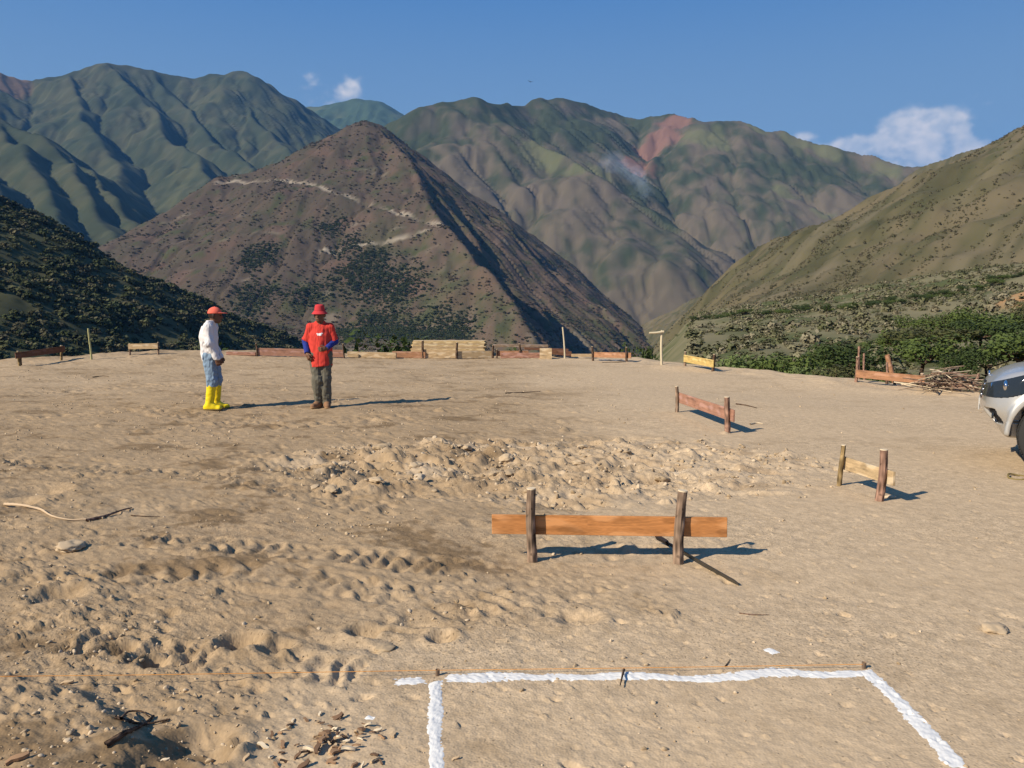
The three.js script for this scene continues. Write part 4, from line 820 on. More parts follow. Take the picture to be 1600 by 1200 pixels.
function headField(h, tilt = 0) {                                        // h: centre of the skull; the face looks along +z
  const [hx, hy, hz] = h, s = Math.sin(tilt), c = Math.cos(tilt);
  const list = [ball([0, 0.025, -0.008], [0.077, 0.092, 0.094]), ball([0, -0.045, 0.022], [0.060, 0.072, 0.070]), ball([0, -0.098, 0.052], [0.030, 0.022, 0.026])];
  const face = union(list, 0.04), nose = bone([0, 0.005, 0.088], [0, -0.036, 0.108], 0.010, 0.016), ears = [ball([0.078, -0.012, -0.006], [0.013, 0.032, 0.020]), ball([-0.078, -0.012, -0.006], [0.013, 0.032, 0.020])];
  const lips = ball([0, -0.070, 0.084], [0.026, 0.010, 0.012]), brow = ball([0, 0.022, 0.080], [0.052, 0.012, 0.014]), sock = [ball([0.031, 0.004, 0.094], [0.018, 0.012, 0.014]), ball([-0.031, 0.004, 0.094], [0.018, 0.012, 0.014])];
  return (x, y, z) => { x -= hx; y -= hy; z -= hz; const X = x * c + z * s, Z = -x * s + z * c; let d = face(X, y, Z); d = smin(d, brow(X, y, Z), 0.012); d = smax(d, -sock[0](X, y, Z), 0.01); d = smax(d, -sock[1](X, y, Z), 0.01); d = smin(d, nose(X, y, Z), 0.012); d = smin(d, lips(X, y, Z), 0.01); d = smin(d, ears[0](X, y, Z), 0.008); return smin(d, ears[1](X, y, Z), 0.008); };
}
const folds = (a, k = 1) => (x, y, z) => a * (noise3(x * 11 * k, y * 4.5 * k, z * 11 * k) + 0.6 * noise3(x * 17 * k + 5, y * 17 * k + z * 8, z * 9 * k)) + a * 0.5 * noise3(x * 30, y * 16, z * 30);
function person(label, foot, turn, J, wear) {
  const g = thing('person', label, 'person', undefined, foot, turn);
  const neck = bone(J.chestTop, J.head.map((v, k) => v + [0, -0.06, -0.012][k]), 0.062, 0.052), head = headField(J.head, J.look ?? 0);
  const torso = (e) => [flatBone(J.pelvis, J.chest, 0.150 + e, 0.165 + e, 0.66), flatBone(J.shL, J.shR, 0.062 + e, 0.062 + e, 0.9), flatBone(J.chest, J.chestTop, 0.16 + e, 0.075 + e, 0.66)];
  const arm = (s, e, e2 = e) => [bone(J['sh' + s], J['el' + s], 0.052 + e, 0.042 + e), bone(J['el' + s], J['wr' + s], 0.040 + e2, 0.028 + e2)];
  const leg = (s, e, e2 = e) => [bone(J['hip' + s], J['kn' + s], 0.085 + e, 0.058 + e), bone(J['kn' + s], J['an' + s], 0.056 + e2, 0.038 + e2)];
  const bodyF = union([...torso(-0.012), ...arm('L', -0.006), ...arm('R', -0.006), ...leg('L', -0.008), ...leg('R', -0.008), neck], 0.05);
  const bodyTrim = (x, y, z) => Math.max(bodyF(x, y, z), y - (J.head[1] - 0.07));
  const hz = J.head, geo = [meshField(bodyTrim, [-0.42, 0.03, -0.35], [0.42, 1.62, 0.40], 0.0135), meshField((x, y, z) => Math.max(smin(head(x, y, z), neck(x, y, z), 0.03), hz[1] - 0.16 - y), [hz[0] - 0.13, hz[1] - 0.18, hz[2] - 0.14], [hz[0] + 0.13, hz[1] + 0.14, hz[2] + 0.15], 0.006), hand(J.wrL, J.handL, J.acrossL, J.curl ?? 0.5, 1), hand(J.wrR, J.handR, J.acrossR, J.curl ?? 0.5, -1)];
  part('body', mergeGeometries(geo), skin, g);
  const c = Math.cos(J.look ?? 0), s = Math.sin(J.look ?? 0);
  for (const e of [-1, 1]) { const o = part('eye', new THREE.SphereGeometry(0.0085, 10, 8), eyeMat, g), X = e * 0.031, Z = 0.084; o.position.set(hz[0] + X * c - Z * s, hz[1] + 0.003, hz[2] + X * s + Z * c); }
  // hair under the hat
  const hairF = (x, y, z) => Math.max(head(x, y, z) - 0.008, ball([hz[0], hz[1] - 0.06, hz[2] + 0.085], [0.2, 0.135, 0.10])(x, y, z) * -1, hz[1] - 0.055 - y);
  part('hair', meshField(hairF, [hz[0] - 0.12, hz[1] - 0.08, hz[2] - 0.13], [hz[0] + 0.12, hz[1] + 0.15, hz[2] + 0.12], 0.008), skinDark, g);
  wear(g, { torso, arm, leg, head, bodyF });
  return g;
}
const feetField = (J, s, e) => { const a = J['an' + s], t = J['toe' + s], heel = [a[0] - (t[0] - a[0]) * 0.28, 0.045, a[2] - (t[2] - a[2]) * 0.28]; const f = union([bone(heel, [t[0], 0.035, t[2]], 0.042 + e, 0.036 + e), bone(a, [a[0] + (t[0] - a[0]) * 0.35, 0.06, a[2] + (t[2] - a[2]) * 0.35], 0.045 + e, 0.046 + e)], 0.03); return (x, y, z) => Math.max(f(x, y, z), 0.004 - y); };
const soleField = (J, s, e) => { const f = feetField(J, s, e); return (x, y, z) => Math.max(f(x, y, z) - 0.004, y - 0.026, -y); };

// the man in white with yellow boots, seen from the side
{
  const foot = onGround(333, 640);
  const J = {
    head: [0, 1.545, 0.085], look: 0, chestTop: [0, 1.40, 0.005], chest: [0, 1.21, -0.02], pelvis: [0, 0.92, -0.015], shL: [0.165, 1.355, -0.005], shR: [-0.165, 1.355, 0.0],
    elL: [0.235, 1.09, -0.02], elR: [-0.235, 1.09, 0.03], wrL: [0.20, 0.86, 0.10], wrR: [-0.20, 0.85, 0.13], handL: [-0.1, -0.9, 0.2], handR: [0.1, -0.9, 0.2], acrossL: [0, 0.2, 1], acrossR: [0, 0.2, 1], curl: 0.75,
    hipL: [0.088, 0.88, -0.01], hipR: [-0.088, 0.88, -0.01], knL: [0.095, 0.49, 0.055], knR: [-0.095, 0.49, 0.02], anL: [0.10, 0.085, 0.03], anR: [-0.10, 0.085, -0.035], toeL: [0.125, 0.04, 0.19], toeR: [-0.125, 0.04, 0.12],
  };
  person('man in white long-sleeved shirt, jeans, yellow rubber boots and orange cap', foot, THREE.MathUtils.degToRad(98), J, (g, { torso, arm, leg, head }) => {
    const fo = folds(0.011), sh = union([...torso(0.022), ...arm('L', 0.022, 0.018), ...arm('R', 0.022, 0.018), flatBone([0, 0.90, -0.03], [0, 1.2, -0.045], 0.175, 0.18, 0.72), bone([0, 1.30, -0.05], [0, 1.20, -0.075], 0.10, 0.10)], 0.045);
    const collar = bone([0, 1.41, 0.0], [0, 1.455, 0.03], 0.082, 0.072);
    const F = (x, y, z) => { let d = smin(sh(x, y, z), collar(x, y, z), 0.02) - fo(x, y, z); d = smax(d, (Math.abs(x) < 0.19 ? 0.795 : 0.835) + 0.012 * Math.sin(x * 14 + z * 9) - y, 0.012); return Math.max(d, y - 1.465 - 0.15 * (0 - z) * 0.2); };
    const shirt = part('shirt', meshField(F, [-0.42, 0.75, -0.33], [0.42, 1.52, 0.36], 0.0105), mat(0.64, 0.61, 0.60, 0.95), g);
    for (let k = 0; k < 6; k++) { const b = part('button', new THREE.CylinderGeometry(0.006, 0.006, 0.003, 8), mat(0.5, 0.47, 0.45, 0.4), shirt); b.rotation.x = Math.PI / 2; b.position.set(0, 0.93 + k * 0.075, 0.118); }
    const fj = folds(0.014, 1.2), tr = union([flatBone([0, 0.9, -0.01], [0, 0.95, -0.01], 0.155, 0.15, 0.75), ...leg('L', 0.026, 0.028), ...leg('R', 0.026, 0.028)], 0.04);
    part('jeans', meshField((x, y, z) => Math.max(tr(x, y, z) - fj(x, y, z), 0.385 - y, y - 0.97), [-0.3, 0.34, -0.28], [0.3, 1.02, 0.3], 0.0105), mat(0.20, 0.275, 0.36, 0.95), g);
    for (const s of ['L', 'R']) {
      const b = [leg(s, 0.024, 0.026)[1], feetField(J, s, 0.014)], F2 = (x, y, z) => Math.max(smin(b[0](x, y, z), b[1](x, y, z), 0.035) - 0.004 * noise3(x * 14, y * 20, z * 14), y - 0.415, 0.004 - y), c = J['an' + s];
      const boot = part('rubber_boot', meshField(F2, [c[0] - 0.14, -0.02, c[2] - 0.2], [c[0] + 0.14, 0.46, c[2] + 0.28], 0.009), mat(0.80, 0.60, 0.015, 0.35, { specularIntensity: 0.6 }), g);
      part('sole', meshField(soleField(J, s, 0.016), [c[0] - 0.14, -0.02, c[2] - 0.2], [c[0] + 0.14, 0.06, c[2] + 0.28], 0.009), mat(0.16, 0.11, 0.05, 0.9), boot);
    }
    const [hx, hy, hz] = J.head, dome = ball([hx, hy + 0.035, hz - 0.010], [0.094, 0.104, 0.112]);
    const cap = part('cap', meshField((x, y, z) => Math.max(dome(x, y, z), hy + 0.030 - y), [hx - 0.12, hy, hz - 0.15], [hx + 0.12, hy + 0.17, hz + 0.13], 0.007), mat(0.74, 0.145, 0.095, 0.9), g);
    const brim = (x, y, z) => { const X = x - hx, Z = z - (hz + 0.10), Y = y - (hy + 0.045 - 0.7 * X * X - 0.12 * Math.max(0, Z)); return Math.max(Math.abs(Y) - 0.004, Math.hypot(X / 0.082, (Z) / 0.092) * 0.08 - 0.08); };
    part('brim', meshField(brim, [hx - 0.1, hy - 0.02, hz - 0.02], [hx + 0.1, hy + 0.08, hz + 0.22], 0.0045), mat(0.72, 0.16, 0.11, 0.9), cap);
    part('cap_button', new THREE.SphereGeometry(0.009, 8, 6), mat(0.6, 0.1, 0.06, 0.9), cap).position.set(hx, hy + 0.139, hz - 0.01);
  });
}
// the man in the red shirt, facing the camera
{
  const foot = onGround(503, 637);
  const J = {
    head: [0.0, 1.535, 0.03], look: 0.25, chestTop: [0, 1.395, 0.0], chest: [0, 1.20, 0.0], pelvis: [0, 0.92, 0.0], shL: [0.148, 1.325, 0], shR: [-0.148, 1.325, 0],
    elL: [0.225, 1.09, -0.02], elR: [-0.245, 1.09, -0.04], wrL: [0.115, 0.985, 0.19], wrR: [-0.205, 0.90, 0.10], handL: [-0.7, -0.1, 0.35], handR: [0.3, -0.8, 0.3], acrossL: [0, 1, 0.2], acrossR: [0.6, 0.3, 0.7], curl: 0.7,
    hipL: [0.09, 0.88, 0], hipR: [-0.09, 0.88, 0], knL: [0.075, 0.47, 0.03], knR: [-0.055, 0.47, 0.05], anL: [0.085, 0.085, 0.0], anR: [-0.055, 0.085, -0.02], toeL: [0.11, 0.04, 0.15], toeR: [-0.13, 0.04, 0.115],
  };
  person('man in long red t-shirt over blue sleeves, grey trousers and red bucket hat', foot, THREE.MathUtils.degToRad(6), J, (g, { torso, arm, leg }) => {
    const fo = folds(0.012, 0.9), sl = (s) => { const a = J['sh' + s], e = J['el' + s]; return bone(a, a.map((v, k) => lerp(v, e[k], 0.92)), 0.068, 0.076); };
    const trunk = union([...torso(0.012), flatBone([0, 0.70, 0.01], [0, 1.15, 0.0], 0.180, 0.172, 0.74)], 0.04);
    const sleeves = ['L', 'R'].map((s) => { const f = sl(s), a = J['sh' + s], e = J['el' + s], dx = e[0] - a[0], dy = e[1] - a[1], dz = e[2] - a[2], l = Math.hypot(dx, dy, dz); return (x, y, z) => Math.max(f(x, y, z), ((x - a[0]) * dx + (y - a[1]) * dy + (z - a[2]) * dz) / l - l * 0.93); });
    const sh = (x, y, z) => smin(trunk(x, y, z), Math.min(sleeves[0](x, y, z), sleeves[1](x, y, z)), 0.03);
    const F = (x, y, z) => { let d = sh(x, y, z) - fo(x, y, z); d = smax(d, 0.685 + 0.012 * Math.sin(x * 10) - y, 0.012); return Math.max(d, y - 1.43 - 0.25 * Math.abs(z) * 0.3); };
    const lim = [[-0.45, 0.62, -0.26], [0.45, 1.48, 0.28]];
    const shirt = part('t_shirt', meshField(F, lim[0], lim[1], 0.0105), mat(0.58, 0.055, 0.040, 0.95), g);
    const mark = union([bone([-0.035, 1.225, 0], [-0.02, 1.20, 0], 0.011, 0.011), bone([-0.02, 1.20, 0], [-0.008, 1.222, 0], 0.011, 0.011), bone([0.004, 1.20, 0], [0.012, 1.222, 0], 0.012, 0.012), bone([0.024, 1.20, 0], [0.036, 1.232, 0], 0.011, 0.011), bone([0.036, 1.232, 0], [0.048, 1.226, 0], 0.009, 0.009)], 0.004);
    part('chest_print', meshField((x, y, z) => Math.max(F(x, y, z) - 0.004, mark(x + 0.0, y, 0), 0.02 - z), [-0.07, 1.17, 0.02], [0.08, 1.27, 0.24], 0.0045), mat(0.8, 0.74, 0.72, 0.9), shirt).userData.label = 'small white print on the chest';
    for (const s of ['L', 'R']) { const a = union(arm(s, 0.012, 0.014), 0.03), w = J['wr' + s], e = J['el' + s], f2 = folds(0.005, 1.5); const lo = [0, 1, 2].map((k) => Math.min(w[k], e[k], J['sh' + s][k]) - 0.09), hi = [0, 1, 2].map((k) => Math.max(w[k], e[k], J['sh' + s][k]) + 0.09), dx = w[0] - e[0], dy = w[1] - e[1], dz = w[2] - e[2], l = Math.hypot(dx, dy, dz);
      part('blue_sleeve', meshField((x, y, z) => Math.max(a(x, y, z) - f2(x, y, z), ((x - w[0]) * dx + (y - w[1]) * dy + (z - w[2]) * dz) / l + 0.005), lo, hi, 0.009), mat(0.025, 0.04, 0.22, 0.9), g); }
    const fj = folds(0.013, 1.2), tr = union([flatBone([0, 0.88, 0], [0, 0.95, 0], 0.155, 0.15, 0.75), ...leg('L', 0.022, 0.034), ...leg('R', 0.022, 0.034)], 0.035);
    part('trousers', meshField((x, y, z) => Math.max(tr(x, y, z) - fj(x, y, z), 0.062 - y, y - 0.98), [-0.3, 0.03, -0.26], [0.3, 1.02, 0.28], 0.0105), mat(0.125, 0.115, 0.088, 0.95), g);
    for (const s of ['L', 'R']) { const c = J['an' + s]; const shoe = part('shoe', meshField(feetField(J, s, 0.008), [c[0] - 0.2, -0.02, c[2] - 0.18], [c[0] + 0.2, 0.18, c[2] + 0.26], 0.009), mat(0.24, 0.13, 0.07, 0.8), g); part('sole', meshField(soleField(J, s, 0.008), [c[0] - 0.2, -0.02, c[2] - 0.18], [c[0] + 0.2, 0.06, c[2] + 0.26], 0.009), mat(0.35, 0.22, 0.12, 0.9), shoe); }
    const [hx, hy, hz] = J.head, pr = [[0.001, 0.150], [0.05, 0.150], [0.078, 0.138], [0.088, 0.118], [0.098, 0.055], [0.104, 0.046], [0.148, 0.002], [0.150, -0.004], [0.145, -0.004], [0.100, 0.040]].map(([a, b]) => new THREE.Vector2(a, b));
    const hat = part('bucket_hat', new THREE.LatheGeometry(pr, 36), mat(0.50, 0.045, 0.05, 0.95, { side: THREE.DoubleSide }), g); hat.position.set(hx, hy + 0.015, hz - 0.004); hat.scale.set(0.86, 1, 0.94); hat.rotation.x = 0.06;
    const band = part('hat_band', new THREE.TorusGeometry(0.1, 0.004, 6, 36), mat(0.34, 0.03, 0.034, 0.95), hat); band.rotation.x = Math.PI / 2; band.position.y = 0.05;
  });
}
// ------------------------------------------------------------------ the silver pickup at the right edge; own axes: +x forward, origin under the front bumper's middle
{
  const heading = THREE.MathUtils.degToRad(180 - 31);                     // nose to the left and slightly away
  const g = thing('pickup_truck', 'silver pickup truck whose front corner enters the frame at the right edge', 'car', undefined, V(0, 0, 0), heading);
  const fx = V(Math.cos(heading), 0, -Math.sin(heading)), rz = V(Math.sin(heading), 0, Math.cos(heading));   // forward and right-hand side in the world
  const nose = place(1526, 640, 8.85); g.position.set(nose.x, groundAt(5.3, -7.9) + 0.0, nose.z);
  const S = rz.z > 0 ? 1 : -1;                                            // which side faces the camera (+z or -z of its own axes)
  const paint = new THREE.MeshPhysicalMaterial({ color: new THREE.Color().setRGB(0.52, 0.50, 0.46), metalness: 0.55, roughness: 0.38, clearcoat: 0.9, clearcoatRoughness: 0.12 });
  const black = mat(0.02, 0.02, 0.022, 0.7), glass = new THREE.MeshPhysicalMaterial({ color: new THREE.Color().setRGB(0.02, 0.025, 0.03), roughness: 0.05, metalness: 0, specularIntensity: 1 });
  const chrome = new THREE.MeshPhysicalMaterial({ color: new THREE.Color().setRGB(0.75, 0.75, 0.76), metalness: 1, roughness: 0.12 }), rubber = mat(0.035, 0.034, 0.033, 0.9), alloy = new THREE.MeshPhysicalMaterial({ color: new THREE.Color().setRGB(0.5, 0.5, 0.5), metalness: 0.8, roughness: 0.35 });
  const WR = 0.375, FW = -0.75, RW = -3.85, HW = 0.90;
  // plan outline: the nose is bowed, the corners are drawn back
  const plan = (x, z) => { const a = Math.abs(z), nose = -0.02 - 0.11 * (a / HW) ** 2 - 0.13 * smooth(0.62, 0.9, a) ** 2; return smax(x - nose, a - (HW - 0.02 * smooth(-3, -5, x)), 0.10); };
  const lower = (x, y, z) => {
    const hood = 0.90 + 0.15 * smooth(0.05, -0.45, x) + 0.09 * smooth(-0.35, -1.4, x) - 0.05 * (z / HW) ** 2, bed = 1.06;
    const roofline = x > -1.4 ? hood : lerp(1.15 - 0.04 * (z / HW) ** 2, bed, smooth(-3.2, -3.4, x));
    const bottom = 0.30 + 0.10 * smooth(-0.5, 0.05, x) * 0.6 + 0.06 * smooth(-4.8, -5.2, x);
    const tuck = 0.05 * smooth(0.62, 0.95, y) + 0.22 * smooth(0.62, 0.32, y) * smooth(-0.7, 0, x);
    let d = smax(plan(x + tuck + 0.03 * smooth(0.85, 1.05, y) * 3, z * (1 + 0.05 * smooth(0.75, 1.1, y) + 0.04 * smooth(0.6, 0.32, y))), smax(y - roofline, bottom - y, 0.06), 0.085);
    d = smax(d, -5.2 - x, 0.06);
    for (const w of [FW, RW]) {                                            // flared wheel arches
      const r = Math.hypot(x - w, y - WR);
      d = smin(d, smax(smax(smax(r - 0.495, -(r - 0.40), 0.02), 0.36 - y, 0.03), smax(Math.abs(z) - HW - 0.012, 0.75 - Math.abs(z), 0.03), 0.03), 0.05);
      d = smax(d, -Math.max(r - 0.44, 0.62 - Math.abs(z)), 0.02);
    }
    return d;
  };
  const cab = (x, y, z) => { const w = 0.80 - 0.16 * smooth(1.1, 1.75, y); return smax(smax(smax(y - 1.74, 1.0 - y, 0.05), Math.abs(z) - w, 0.12), smax(x - (-1.12 - 0.95 * smooth(1.12, 1.74, y)), (-3.30) - x, 0.10), 0.10); };
  const fogCut = (x, y, z) => boxField([0.0, 0.545, S * 0.70], [0.42, 0.074, 0.095], 0.02)(x, y, z);
  const lowerCut = (x, y, z) => boxField([0.05, 0.50, 0], [0.25, 0.055, 0.42], 0.02)(x, y, z);
  const bedCut = boxField([-4.3, 1.1, 0], [0.8, 0.42, 0.72], 0.05);
  const skinF = (x, y, z) => { let d = smin(lower(x, y, z), cab(x, y, z), 0.06); return smax(d, -bedCut(x, y, z), 0.02); };
  const recess = (f, e) => (x, y, z) => Math.max(f(x, y, z), -(lower(x, y, z) + e));
  const bodyF = (x, y, z) => { let d = skinF(x, y, z); for (const c of [fogCut, (a, b, q) => fogCut(a, b, -q), lowerCut]) d = smax(d, -Math.max(c(x, y, z), -(lower(x, y, z) + 0.06)), 0.008); const seam = Math.abs(y - (1.005 + 0.10 * smooth(-0.15, -1.35, x) - 0.06 * (z / HW) ** 2 - 0.05)); void seam; return d; };
  void recess;
  part('body', mergeGeometries([meshField((x, y, z) => Math.max(bodyF(x, y, z), -1.45 - x), [-1.47, 0.2, -1.02], [0.1, 1.25, 1.02], 0.0145), meshField((x, y, z) => Math.max(bodyF(x, y, z), x + 1.45), [-5.3, 0.2, -1.02], [-1.43, 1.82, 1.02], 0.032)]), paint, g);
  const surfX = (y, z, e = 0) => { let x = 0.15; while (lower(x, y, z) + e > 0 && x > -1) x -= 0.004; return x; };
  // lamps, grille and glass hug the body: a thin shell over it, cut to outline
  const shell = (mask, out, inn, lo, hi, cell) => meshField((x, y, z) => Math.max(lower(x, y, z) - out, -(lower(x, y, z) + inn), mask(x, y, z)), lo, hi, cell);
  for (const s of [-1, 1]) {
    const lampMask = (x, y, z) => { const q = s * z, t = clamp((q - 0.42) / 0.55, 0, 1), along = -x; return Math.max(0.40 - q, (0.715 + 0.02 * t + 0.15 * smooth(0.2, 0.72, along)) - y, y - (0.850 + 0.06 * t + 0.11 * smooth(0.05, 0.6, along)), along - 0.72); };
    const lo = [-0.8, 0.66, s > 0 ? 0.38 : -1.0], hi = [0.1, 1.15, s > 0 ? 1.0 : -0.38];
    const hl = part('headlight', shell(lampMask, 0.006, 0.03, lo, hi, 0.012), glass, g);
    for (const [x, y, z, r] of [[-0.12, 0.805, 0.52, 0.045], [-0.165, 0.82, 0.66, 0.062], [-0.30, 0.855, 0.80, 0.058]]) {
      const m = part('reflector', new THREE.SphereGeometry(r, 18, 12), chrome, hl); m.position.set(x, y, s * z); let q = 0; while (lower(m.position.x + r * 0.4, y, s * z) < 0.004 && q++ < 60) m.position.x += 0.006; m.position.x -= r * 0.25; m.scale.set(0.5, 1, 1);
    }
    const fogF = (x, y, z) => fogCut(x, y, z * S * s);
    const fg = part('fog_lamp_recess', meshField((x, y, z) => Math.max(fogF(x, y, z) - 0.004, lower(x, y, z) + 0.045, -(lower(x, y, z) + 0.09)), [-0.6, 0.45, s > 0 ? 0.5 : -0.95], [0.1, 0.65, s > 0 ? 0.95 : -0.5], 0.012), black, g);
    const fl = part('fog_lamp', new THREE.CylinderGeometry(0.035, 0.035, 0.02, 18), glass, fg); fl.rotation.z = Math.PI / 2; fl.position.set(surfX(0.545, s * 0.70, 0.03), 0.545, s * 0.70);
    const mir = part('wing_mirror', meshField(boxField([-1.55, 1.20, s * 1.0], [0.06, 0.09, 0.11], 0.05), [-1.7, 1.05, s > 0 ? 0.85 : -1.15], [-1.4, 1.35, s > 0 ? 1.15 : -0.85], 0.02), paint, g); void mir;
    for (const [x0, x1] of [[-2.35, -1.75], [-3.15, -2.45]]) part('side_window', meshField((x, y, z) => Math.max(cab(x, y, z) - 0.006, -(cab(x, y, z) + 0.03), 1.18 - y, y - 1.60, x0 - x, x - (x1 - (x1 > -2 ? 0.55 * smooth(1.2, 1.6, y) - 0.12 : 0)), 0.55 - s * z), [-3.3, 1.1, s > 0 ? 0.5 : -0.95], [-1.2, 1.7, s > 0 ? 0.95 : -0.5], 0.025), glass, g);
    for (const x of [-2.15, -3.0]) { const h = part('door_handle', new THREE.CapsuleGeometry(0.014, 0.13, 4, 8), chrome, g); h.rotation.z = Math.PI / 2; h.position.set(x, 0.98, s * 0.885); }
  }
  part('grille', shell((x, y, z) => Math.max(Math.abs(z) - 0.38, 0.68 - y, y - 0.87), 0.004, 0.03, [-0.3, 0.66, -0.42], [0.1, 0.95, 0.42], 0.013), black, g);
  for (const y of [0.72, 0.775, 0.83]) part('grille_bar', shell((x, yy, z) => Math.max(Math.abs(z) - 0.37, Math.abs(yy - y) - 0.014), 0.016, 0.01, [-0.3, y - 0.05, -0.42], [0.1, y + 0.05, 0.42], 0.011), chrome, g);
  part('lower_grille', meshField((x, y, z) => Math.max(lowerCut(x, y, z) - 0.004, lower(x, y, z) + 0.045, -(lower(x, y, z) + 0.09)), [-0.4, 0.40, -0.5], [0.1, 0.60, 0.5], 0.016), black, g);
  part('valance', meshField((x, y, z) => { const d = lower(x, y + 0.06, z); return Math.max(d + 0.05, -(d + 0.12), y - 0.31, x + 0.0 - 0.2, -0.62 - x); }, [-0.65, 0.2, -0.9], [0.1, 0.36, 0.9], 0.018), black, g);
  const pl = part('number_plate', new RoundedBoxGeometry(0.012, 0.13, 0.36, 2, 0.004), mat(0.42, 0.41, 0.39, 0.5), g); pl.position.set(surfX(0.60, 0) + 0.004, 0.60, 0);
  const bd = part('badge', new THREE.TorusGeometry(0.04, 0.009, 8, 20), chrome, g); bd.rotation.y = Math.PI / 2; bd.position.set(surfX(0.91, 0) + 0.004, 0.91, 0);
  part('windscreen', meshField((x, y, z) => Math.max(cab(x, y, z) - 0.005, -(cab(x, y, z) + 0.05), 1.19 - y, y - 1.66, Math.abs(z) - (0.70 - 0.12 * smooth(1.2, 1.7, y)), -2.2 - x), [-2.2, 1.1, -0.8], [-1.0, 1.75, 0.8], 0.03), glass, g);
  part('under_tray', new THREE.BoxGeometry(4.2, 0.12, 1.1), black, g).position.set(-2.4, 0.40, 0);
  for (const w of [FW, RW]) for (const s of [-1, 1]) {
    const wh = new THREE.Group(); wh.name = 'wheel'; wh.position.set(w, WR, s * 0.79); g.add(wh);
    const pr = [[0.235, -0.11], [0.30, -0.125], [0.355, -0.115], [0.374, -0.085], [0.375, 0], [0.374, 0.085], [0.355, 0.115], [0.30, 0.125], [0.235, 0.11], [0.235, -0.11]].map(([a, b]) => new THREE.Vector2(a, b)), ty = new THREE.LatheGeometry(pr, 56); ty.rotateX(Math.PI / 2);
    const tyre = part('tyre', ty, rubber, wh);
    const lugs = []; for (let k = 0; k < 44; k++) for (const q of [-1, 1]) { const b = new THREE.BoxGeometry(0.03, 0.012, 0.085); b.rotateY(q * 0.35); b.translate(0, 0.378, q * 0.052); b.rotateZ((k + (q > 0 ? 0.5 : 0)) / 44 * 6.283); lugs.push(b); }
    part('tread', mergeGeometries(lugs), rubber, wh); void tyre;
    const rim = []; const ring = new THREE.TorusGeometry(0.225, 0.018, 10, 40); ring.translate(0, 0, s * 0.10); rim.push(ring); const hub = new THREE.CylinderGeometry(0.06, 0.07, 0.05, 20); hub.rotateX(Math.PI / 2); hub.translate(0, 0, s * 0.085); rim.push(hub); const disc = new THREE.CylinderGeometry(0.23, 0.23, 0.02, 40); disc.rotateX(Math.PI / 2); rim.push(disc.translate(0, 0, s * 0.02));
    for (let k = 0; k < 6; k++) { const b = new THREE.BoxGeometry(0.055, 0.19, 0.03); b.translate(0, 0.13, s * 0.08); b.rotateZ(k / 6 * 6.283); rim.push(b); }
    part('rim', mergeGeometries(rim.map((q) => q.index ? q.toNonIndexed() : q)), alloy, wh);
  }
}
// ------------------------------------------------------------------ plants
const leafMat = (r, g, b) => new THREE.MeshPhysicalMaterial({ color: new THREE.Color().setRGB(r, g, b), roughness: 0.85, specularIntensity: 0.25, transmission: 0.25, thickness: 0, side: THREE.DoubleSide });
const LEAF = { dark: leafMat(0.050, 0.074, 0.020), mid: leafMat(0.092, 0.125, 0.030), light: leafMat(0.135, 0.175, 0.055), olive: leafMat(0.085, 0.088, 0.032), dry: leafMat(0.13, 0.115, 0.06) };
function leafCloud(clumps, perClump, size, seed, flat = 0.6) {           // leaf-sized faces spread through clumps
  const r = rng(seed), n = clumps.length * perClump, pos = new Float32Array(n * 12), nor = new Float32Array(n * 12), idx = new Uint32Array(n * 6); let o = 0;
  const a = V(), b = V(), c = V(), u = V(), w = V();
  for (const [cx, cy, cz, cr] of clumps) for (let k = 0; k < perClump; k++) {
    do a.set(r() * 2 - 1, r() * 2 - 1, r() * 2 - 1); while (a.lengthSq() > 1); const len = a.length(); a.multiplyScalar(Math.pow(len, -0.35));
    c.set(cx + a.x * cr, cy + a.y * cr * flat, cz + a.z * cr);
    b.copy(a).normalize().addScaledVector(V(r() - 0.5, r() - 0.1, r() - 0.5), 1.5).normalize();
    u.set(r() - 0.5, r() - 0.5, r() - 0.5).cross(b).normalize(); w.copy(b).cross(u); const s = size * (0.6 + 0.8 * r()), t = s * (0.45 + 0.2 * r());
    [[-s, 0], [0, -t], [s, 0], [0, t]].forEach(([p, q], m) => { pos.set([c.x + u.x * p + w.x * q, c.y + u.y * p + w.y * q, c.z + u.z * p + w.z * q], (o * 4 + m) * 3); nor.set([b.x, b.y, b.z], (o * 4 + m) * 3); });
    idx.set([o * 4, o * 4 + 1, o * 4 + 2, o * 4, o * 4 + 2, o * 4 + 3], o * 6); o++;
  }
  const g = new THREE.BufferGeometry(); g.setAttribute('position', new THREE.BufferAttribute(pos, 3)); g.setAttribute('normal', new THREE.BufferAttribute(nor, 3)); g.setIndex(new THREE.BufferAttribute(idx, 1)); return g;
}
